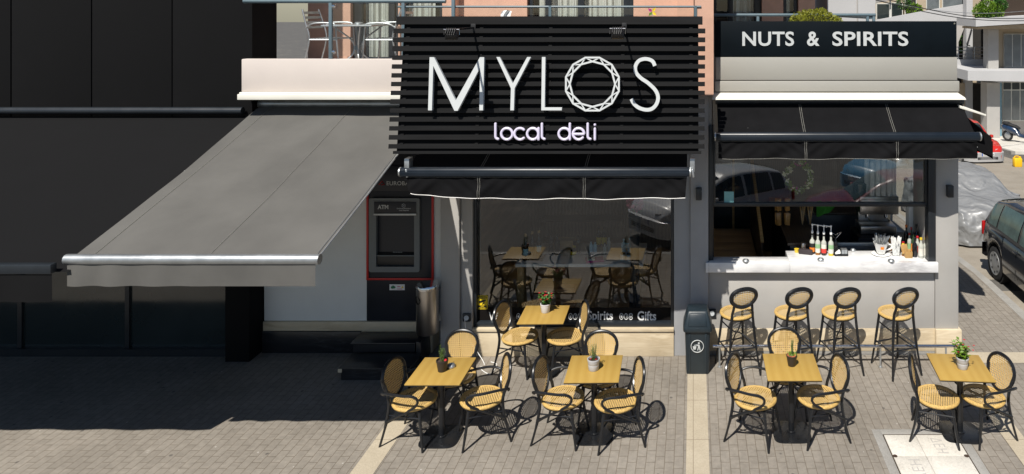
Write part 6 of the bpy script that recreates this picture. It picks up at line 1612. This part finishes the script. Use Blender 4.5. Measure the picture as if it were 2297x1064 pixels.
# ---------------------------------------------------------------- inside the deli
TZ = 1.067
t = thing('display_table', 'white topped display table with light oak legs behind the deli glass', 'table', (-1.68, 11, .33))
b = MB(); b.box(-2.62,-.74,10.5,11.45,TZ-.045,TZ); b.build('tabletop', M['white_plastic'], t, .004)
for x in (-2.60, -.86):
    for y in (10.52, 11.33): b = MB(); b.box(x, x+.10, y, y+.10, .331, TZ-.046); b.build('leg', M['oak'], t, .003)
def inl(name, label, cat, px, py, group=None): t = thing(name, label, cat, group=group); onto(t, px, py, TZ+.001); return t
GW = 'wine bottles on the deli table'
t = thing('slate_tray', 'dark slate tray under the wine bottles on the deli table', 'tray'); onto(t, 1196, 580, TZ+.001); b = MB(); b.box(-.16,.16,-.12,.12,0,.012); b.build('board', M['black'], t, .004, world=False)
for px, py, lab, l in ((1179,582,'lab_blue','dark wine bottle with round pale label, nearest on the slate tray'),(1194,576,'lab_black','dark wine bottle with plain label in the middle of the tray'),(1209,574,'lab_blue','dark wine bottle with blue white label at the right of the tray')):
    t = inl('wine_bottle', l, 'bottle', px, py, GW); t.location.z += .012; bottle(t, .038, .36, 'dark_bottle', lab, .42, .38, 'oak', lab=(.16,.42))
GV = 'small bottles on the deli table'
for px, py, r_, h, m, lab, cp, l in ((1236,569,.042,.30,'dark_bottle',None,'black','bulbous dark vinegar bottle left of its twin on the deli table'),(1250,570,.045,.30,'dark_bottle',None,'black','bulbous dark vinegar bottle right of its twin on the deli table'),
    (1326,565,.03,.17,'lab_blue',None,'black','small pale blue bottle, left of the blue pair'),(1335,565,.03,.16,'lab_blue',None,'black','small pale blue bottle, right of the blue pair'),
    (1343,552,.038,.29,'dark_bottle','yellow','black','dark bottle with yellow label, left of the yellow labelled pair'),(1355,552,.038,.29,'dark_bottle','yellow','black','dark bottle with yellow label, right of the yellow labelled pair'),
    (1357,571,.03,.17,'clearish',None,'black','short clear bottle in front of the yellow labelled pair'),(1366,563,.036,.20,'clearish',None,'clearish','taller clear bottle behind the short clear one'),
    (1399,565,.038,.19,'lab_blue',None,'lab_blue','turquoise bottle left of the jar tower'),(1413,564,.038,.20,'lab_blue',None,'lab_blue','turquoise bottle right of the jar tower')):
    t = inl('small_bottle', l, 'bottle', px, py, GV); bottle(t, r_, h, m, lab, .36, .35, cp)
def jar(label, px, py, dz, r_, h, m, lab):
    t = inl('jar', label, 'jar', px, py, 'jars on the deli table'); t.location.z += dz
    b = MB(); b.lathe([(r_*.9,0),(r_,.008),(r_,h*.78),(r_*.85,h*.82)], (0,0,0), 16); b.build('glass_body', M[m], t, world=False); b = MB(); b.lathe([(r_+.001,h*.1),(r_+.001,h*.62)], (0,0,0), 16, cap=False); b.build('paper_label', M[lab], t, world=False)
    b = MB(); b.lathe([(r_*.92,h*.825),(r_*.92,h),(r_*.8,h*1.02)], (0,0,0), 16); b.build('lid', M['black'], t, world=False)
jar('blue labelled jar at the front left of the jar tower', 1397, 582, 0, .04, .095, 'lab_blue', 'lab_cream'); jar('blue labelled jar at the front right of the jar tower', 1411, 583, 0, .04, .095, 'lab_blue', 'lab_cream'); jar('blue labelled jar at the top of the jar tower', 1407, 570, .10, .04, .095, 'lab_blue', 'lab_cream')
jar('squat black jar with yellow label beside the dark tin', 1286, 571, 0, .045, .085, 'dark_bottle', 'yellow'); jar('tall black tin with yellow mark on the deli table', 1298, 568, 0, .04, .26, 'dark_bottle', 'lab_black'); jar('squat black jar stacked behind the dark tin', 1291, 563, .0, .04, .15, 'dark_bottle', 'yellow')
t = inl('purple_book', 'purple book lying on the deli table with a sweet box on top', 'book', 1334, 585); b = MB(); b.box(-.13,.13,-.09,.09,0,.03); b.build('cover', M['flower_purple'], t, .004, world=False); b = MB(); b.box(-.11,.0,-.08,.03,.031,.05); b.build('card', M['lab_cream'], t, .003, world=False); t.rotation_euler.z = R(12)
t = inl('wooden_box', 'open pale wooden crate at the back of the deli table', 'crate', 1268, 556)
b = MB(); b.box(-.16,.16,-.10,-.09,0,.14); b.box(-.16,.16,.09,.10,0,.14); b.box(-.16,-.15,-.0895,.0895,0,.14); b.box(.15,.16,-.0895,.0895,0,.14); b.box(-.149,.149,-.0895,.0895,0,.01); b.build('slats', M['oak'], t, .002, world=False)
t = thing('flower_stand', 'pink hydrangea head in a tall dark vase behind the deli glass', 'flowers', (wx(1424,10.35), 10.35, .33))
b = MB(); b.lathe([(.10,0),(.07,.4),(.06,1.0),(.09,1.45),(.10,1.5)], (0,0,0), 18); b.build('vase', M['anthracite'], t, world=False)
b = MB(); leaf_ball(b, (0,0,1.68), .10, 420, .05, .045, 2); b.build('blossom', M['flower_pink'], t, world=False, smooth=180)
b = MB(); q_ = random.Random(2)
for k in range(14): a = q_.uniform(0,2*PI); b.leaf((0,0,1.52), (math.cos(a), math.sin(a), q_.uniform(.2,1)), (0,0,1), .16, .07)
b.build('foliage', M['leaf'], t, world=False)
t = thing('wooden_crate', 'orange brown wooden crate on the floor under the deli table', 'crate', (wx(1270,10.75), 10.75, .33))
b = MB()
for k in range(4): b.box(-.14,.14,-.10,-.088,.02+.075*k,.085+.075*k); b.box(-.14,.14,.088,.10,.02+.075*k,.085+.075*k); b.box(-.14,-.128,-.0875,.0875,.02+.075*k,.085+.075*k); b.box(.128,.14,-.0875,.0875,.02+.075*k,.085+.075*k)
b.box(-.127,.127,-.0875,.0875,.0,.019); b.build('slats', mat('orange_stained_wood', (.50,.22,.08), .6, var=.2), t, .002, world=False)
t = thing('deli_chair', '', 'chair'); bpy.data.objects.remove(t)

# ---------------------------------------------------------------- inside the bar
t = thing('bar_cabinet', 'dark wooden back counter inside the bar hatch', 'counter', (1.9, 11.6, .15))
b = MB(); b.box(1.42,1.80,10.45,12.9,.15,1.36); b.box(1.80,3.0,12.0,12.9,.15,1.36); b.build('carcass', M['anthracite'], t, .004)
b = MB(); b.box(1.38,1.84,10.43,12.93,1.361,1.40); b.box(1.841,3.05,11.96,12.93,1.361,1.40); b.build('worktop', M['dark_wood'], t, .004)
b = MB(); b.box(1.85,3.4,13.62,13.69,.15,2.9)
for k in range(5): b.box(1.86+.3*k, 2.14+.3*k, 13.60, 13.619, .2, 2.8)
b.build('door_panel', M['dark_wood'], t, .003)
t = thing('drinks_fridge', 'dark glass fronted fridge at the back left of the bar', 'fridge', (.75, 13.3, .15))
b = MB(); b.box(.34,1.15,13.2,13.68,.15,2.3); b.build('cabinet', M['black'], t, .004); b = MB(); b.box(.38,1.11,13.18,13.198,.45,2.2); b.build('glass_door', M['dark_glass'], t); b = MB(); b.box(.72,.76,13.15,13.179,.6,2.1); b.build('handle', M['oak'], t)
t = thing('wood_partition', 'sloping light oak partition edge inside the bar hatch', 'partition', (1.1, 11, .15))
b = MB(); yy = 10.9; b.prism([(yy,.15),(yy,1.25),(13.0,2.15),(13.0,.15)], lambda u, v, w_: (1.04+w_, u, v), .03); b.build('panel', M['dark_wood'], t)
b = MB(); b.bar((1.055,yy-.01,1.265), (1.055,13.0,2.165), .05, .03); b.build('cap_rail', M['oak'], t, .003)
def on_bar(name, label, cat, px, py, z_, group=None): t = thing(name, label, cat, group=group); onto(t, px, py, z_); return t
M['stick'] = mat('golden_breadsticks', (.55,.27,.06), .7, var=.25, vs=30)
for px, py, dz, l in ((1745,505,0,'lower left jar of breadsticks on the bar back counter'),(1766,505,0,'lower right jar of breadsticks on the bar back counter'),(1745,505,.225,'upper left jar of breadsticks on the bar back counter'),(1766,505,.225,'upper right jar of breadsticks on the bar back counter')):
    t = on_bar('breadstick_jar', l, 'jar', px, py, 1.40, 'jars of breadsticks'); t.location.z += dz+.001
    b = MB(); b.lathe([(.062,0),(.064,.005),(.064,.20),(.055,.215)], (0,0,0), 16, cap=False); b.build('glass_body', M['glass_clear'], t, world=False)
    b = MB(); q_ = random.Random(px+int(dz*100))
    for k in range(26): a = q_.uniform(0,2*PI); r_ = q_.uniform(0,.05); b.tube([(r_*math.cos(a), r_*math.sin(a), .006), (r_*math.cos(a+.4), r_*math.sin(a+.4), .19)], .008, 5)
    b.build('breadsticks', M['stick'], t, world=False)
for px, l in ((1800,'left glass utensil jar beside the breadsticks'),(1817,'right glass utensil jar beside the breadsticks')):
    t = on_bar('utensil_jar', l, 'jar', px, 505, 1.40, 'glass utensil jars'); b = MB(); b.lathe([(.05,0),(.06,.01),(.06,.20),(.05,.24)], (0,0,0), 16, cap=False); b.build('glass_body', M['glass_clear'], t, world=False)
    b = MB()
    for k in range(5): b.tube([(0,0,.01),(.05*math.cos(k*1.3),.05*math.sin(k*1.3),.33)], .008, 6)
    b.build('utensils', M['oak'], t, world=False)
EZ = 1.361
t = thing('coffee_machine', 'black and steel espresso machine at the right end inside the bar', 'coffee machine', (2.95, 11.3, 1.2))
b = MB(); b.box(2.55,3.22,11.0,11.6,.15,1.29); b.build('cabinet', M['black'], t, .004)
b = MB(); b.box(2.62,3.18,11.15,11.58,1.30,1.42); b.box(2.60,3.20,11.1,11.58,1.62,1.90); b.box(2.64,3.16,11.42,11.56,1.421,1.619); b.build('body', M['steel'], t, .012)
b = MB(); b.box(2.615,3.185,11.08,11.099,1.66,1.86); b.build('front_panel', M['steel'], t, .004)
for x in (2.74, 3.03):
    b = MB(); b.lathe([(.035,1.54),(.035,1.619)], (x,11.22,0), 14); b.tube([(x,11.2,1.555),(x,11.04,1.545)], .014, 8); b.build('portafilter', M['chrome'], t)
b = MB(); b.lathe([(.09,1.901),(.10,2.05),(.06,2.06)], (2.66,11.35,0), 18); b.build('bean_hopper', M['dark_glass'], t)
for k, (x, y, h) in enumerate(((2.80,11.16,.46),(2.89,11.16,.62),(2.98,11.16,.66),(3.07,11.16,.60),(2.76,11.34,.74),(2.86,11.36,.98),(2.97,11.36,1.0),(3.08,11.36,.86),(3.14,11.18,.56))):
    t = thing('cup_stack', ['short front stack of white paper cups at the left', 'second front stack of white paper cups', 'third front stack of white paper cups', 'fourth front stack of white paper cups', 'rear stack of white paper cups at the left', 'tall rear stack of white paper cups', 'tallest rear stack of white paper cups', 'rear stack of white paper cups at the right', 'stack of white paper cups next to the inner side wall'][k], 'cups', (x, y, 1.901), 0, 'stacks of paper cups on the coffee machine')
    b = MB(); n = int(h/.022); pr = []
    for i in range(n): z_ = .022*i; pr += [(.041,z_),(.043,z_+.004),(.040,z_+.006),(.040,z_+.0215)]
    pr += [(.038,n*.022+.03),(.031,n*.022+.08)]
    b.lathe(pr, (0,0,0), 16); b.build('cups', M['white_plastic'], t, world=False)
t = thing('green_cloth', 'bright green cloth thrown over the counter inside the bar', 'cloth', (2.25, 11.9, 1.45))
b = MB(); b.grid(16, 12, lambda u, v: (2.05+.36*u, 11.9-.05*v-.03*math.sin(u*7), 1.60-.22*v*(.5+.5*math.sin(u*3+1))+.03*math.sin(u*9+v*5))); b.uv = {}; b.build('fabric', mat('green_fabric', (.06,.30,.03), .9), t)
t = thing('white_box', 'white carton standing behind the bottles at the hatch cheek', 'box', (wx(2050,10.75), 10.75, 1.3)); b = MB(); b.box(-.10,.10,-.08,.08,0.0,.56); b.build('carton', M['white_plastic'], t, .004, world=False); b = MB(); b.box(-.04,.07,-.0825,-.0805,.30,.36); b.build('grey_print', M['galv'], t, world=False); t.location.z = 1.30
b = MB(); b.box(3.24,3.49,10.3,11.58,.151,1.199); b.build('side_shelf', M['black'], bpy.data.objects['bar_cabinet'], .004)
# wreath and note on the hatch pane
t = thing('flower_wreath', 'wreath of pale and magenta silk flowers hanging inside the hatch pane', 'wreath', at(1791, 395, 10.03))
wc = at(1791, 396, 10.05); q_ = random.Random(12)
b = MB(); b.tube([wc+Vector((.165*math.cos(2*PI*k/32), .01*math.sin(k), .20*math.sin(2*PI*k/32))) for k in range(32)], .008, 5, True); b.build('twig_ring', M['rosemary'], t)
for mm_, n_, L_ in (('flower_white',30,.05),('flower_purple',12,.045),('vine',40,.06)):
    b = MB()
    for k in range(n_):
        a = q_.uniform(0,2*PI); p = wc+Vector(((.165+q_.uniform(-.03,.03))*math.cos(a), q_.uniform(-.03,.03), (.20+q_.uniform(-.03,.03))*math.sin(a)))
        for j in range(4): b.leaf(p, (q_.uniform(-1,1), q_.uniform(-1,.3), q_.uniform(-1,1)), (0,-1,0), L_, L_*.6)
    b.build('silk_flowers', M[mm_], t, smooth=180)
t = thing('paper_note', 'pale turquoise paper note stuck to the lower left of the hatch pane', 'note', at(1635, 455, 9.975)); b = MB(); b.box(wx(1624.5,9.975), wx(1646,9.975), 9.972, 9.975, wz(455,9.975)+.003, wz(430,9.975)); b.build('sheet', mat('turquoise_paper', (.22,.48,.50), .7), t)
t = thing('inner_counter_ledge', 'steel ledge behind the marble counter inside the bar hatch', 'ledge', (2.2, 10.4, 1.3)); b = MB(); b.box(1.85, 3.26, 10.34, 10.62, 1.20, 1.29); b.build('ledge', M['anthracite'], t, .004); b = MB(); b.box(1.85,3.26,10.625,10.66,1.25,1.34); b.build('rim', M['galv'], t, .004)

t = thing('wooden_bench', 'low brown wooden bench inside the left part of the bar hatch', 'bench', (.7, 11.7, .15))
b = MB(); b.box(.32,1.02,10.6,12.85,.80,.86)
for k in range(6): b.box(.33,1.01,10.62+.37*k,10.62+.37*k+.362,.8605,.868)
b.build('seat_board', M['mid_wood'], t, .002); b = MB(); b.box(.34,1.0,10.62,12.83,.151,.799); b.build('base', M['dark_wood'], t)
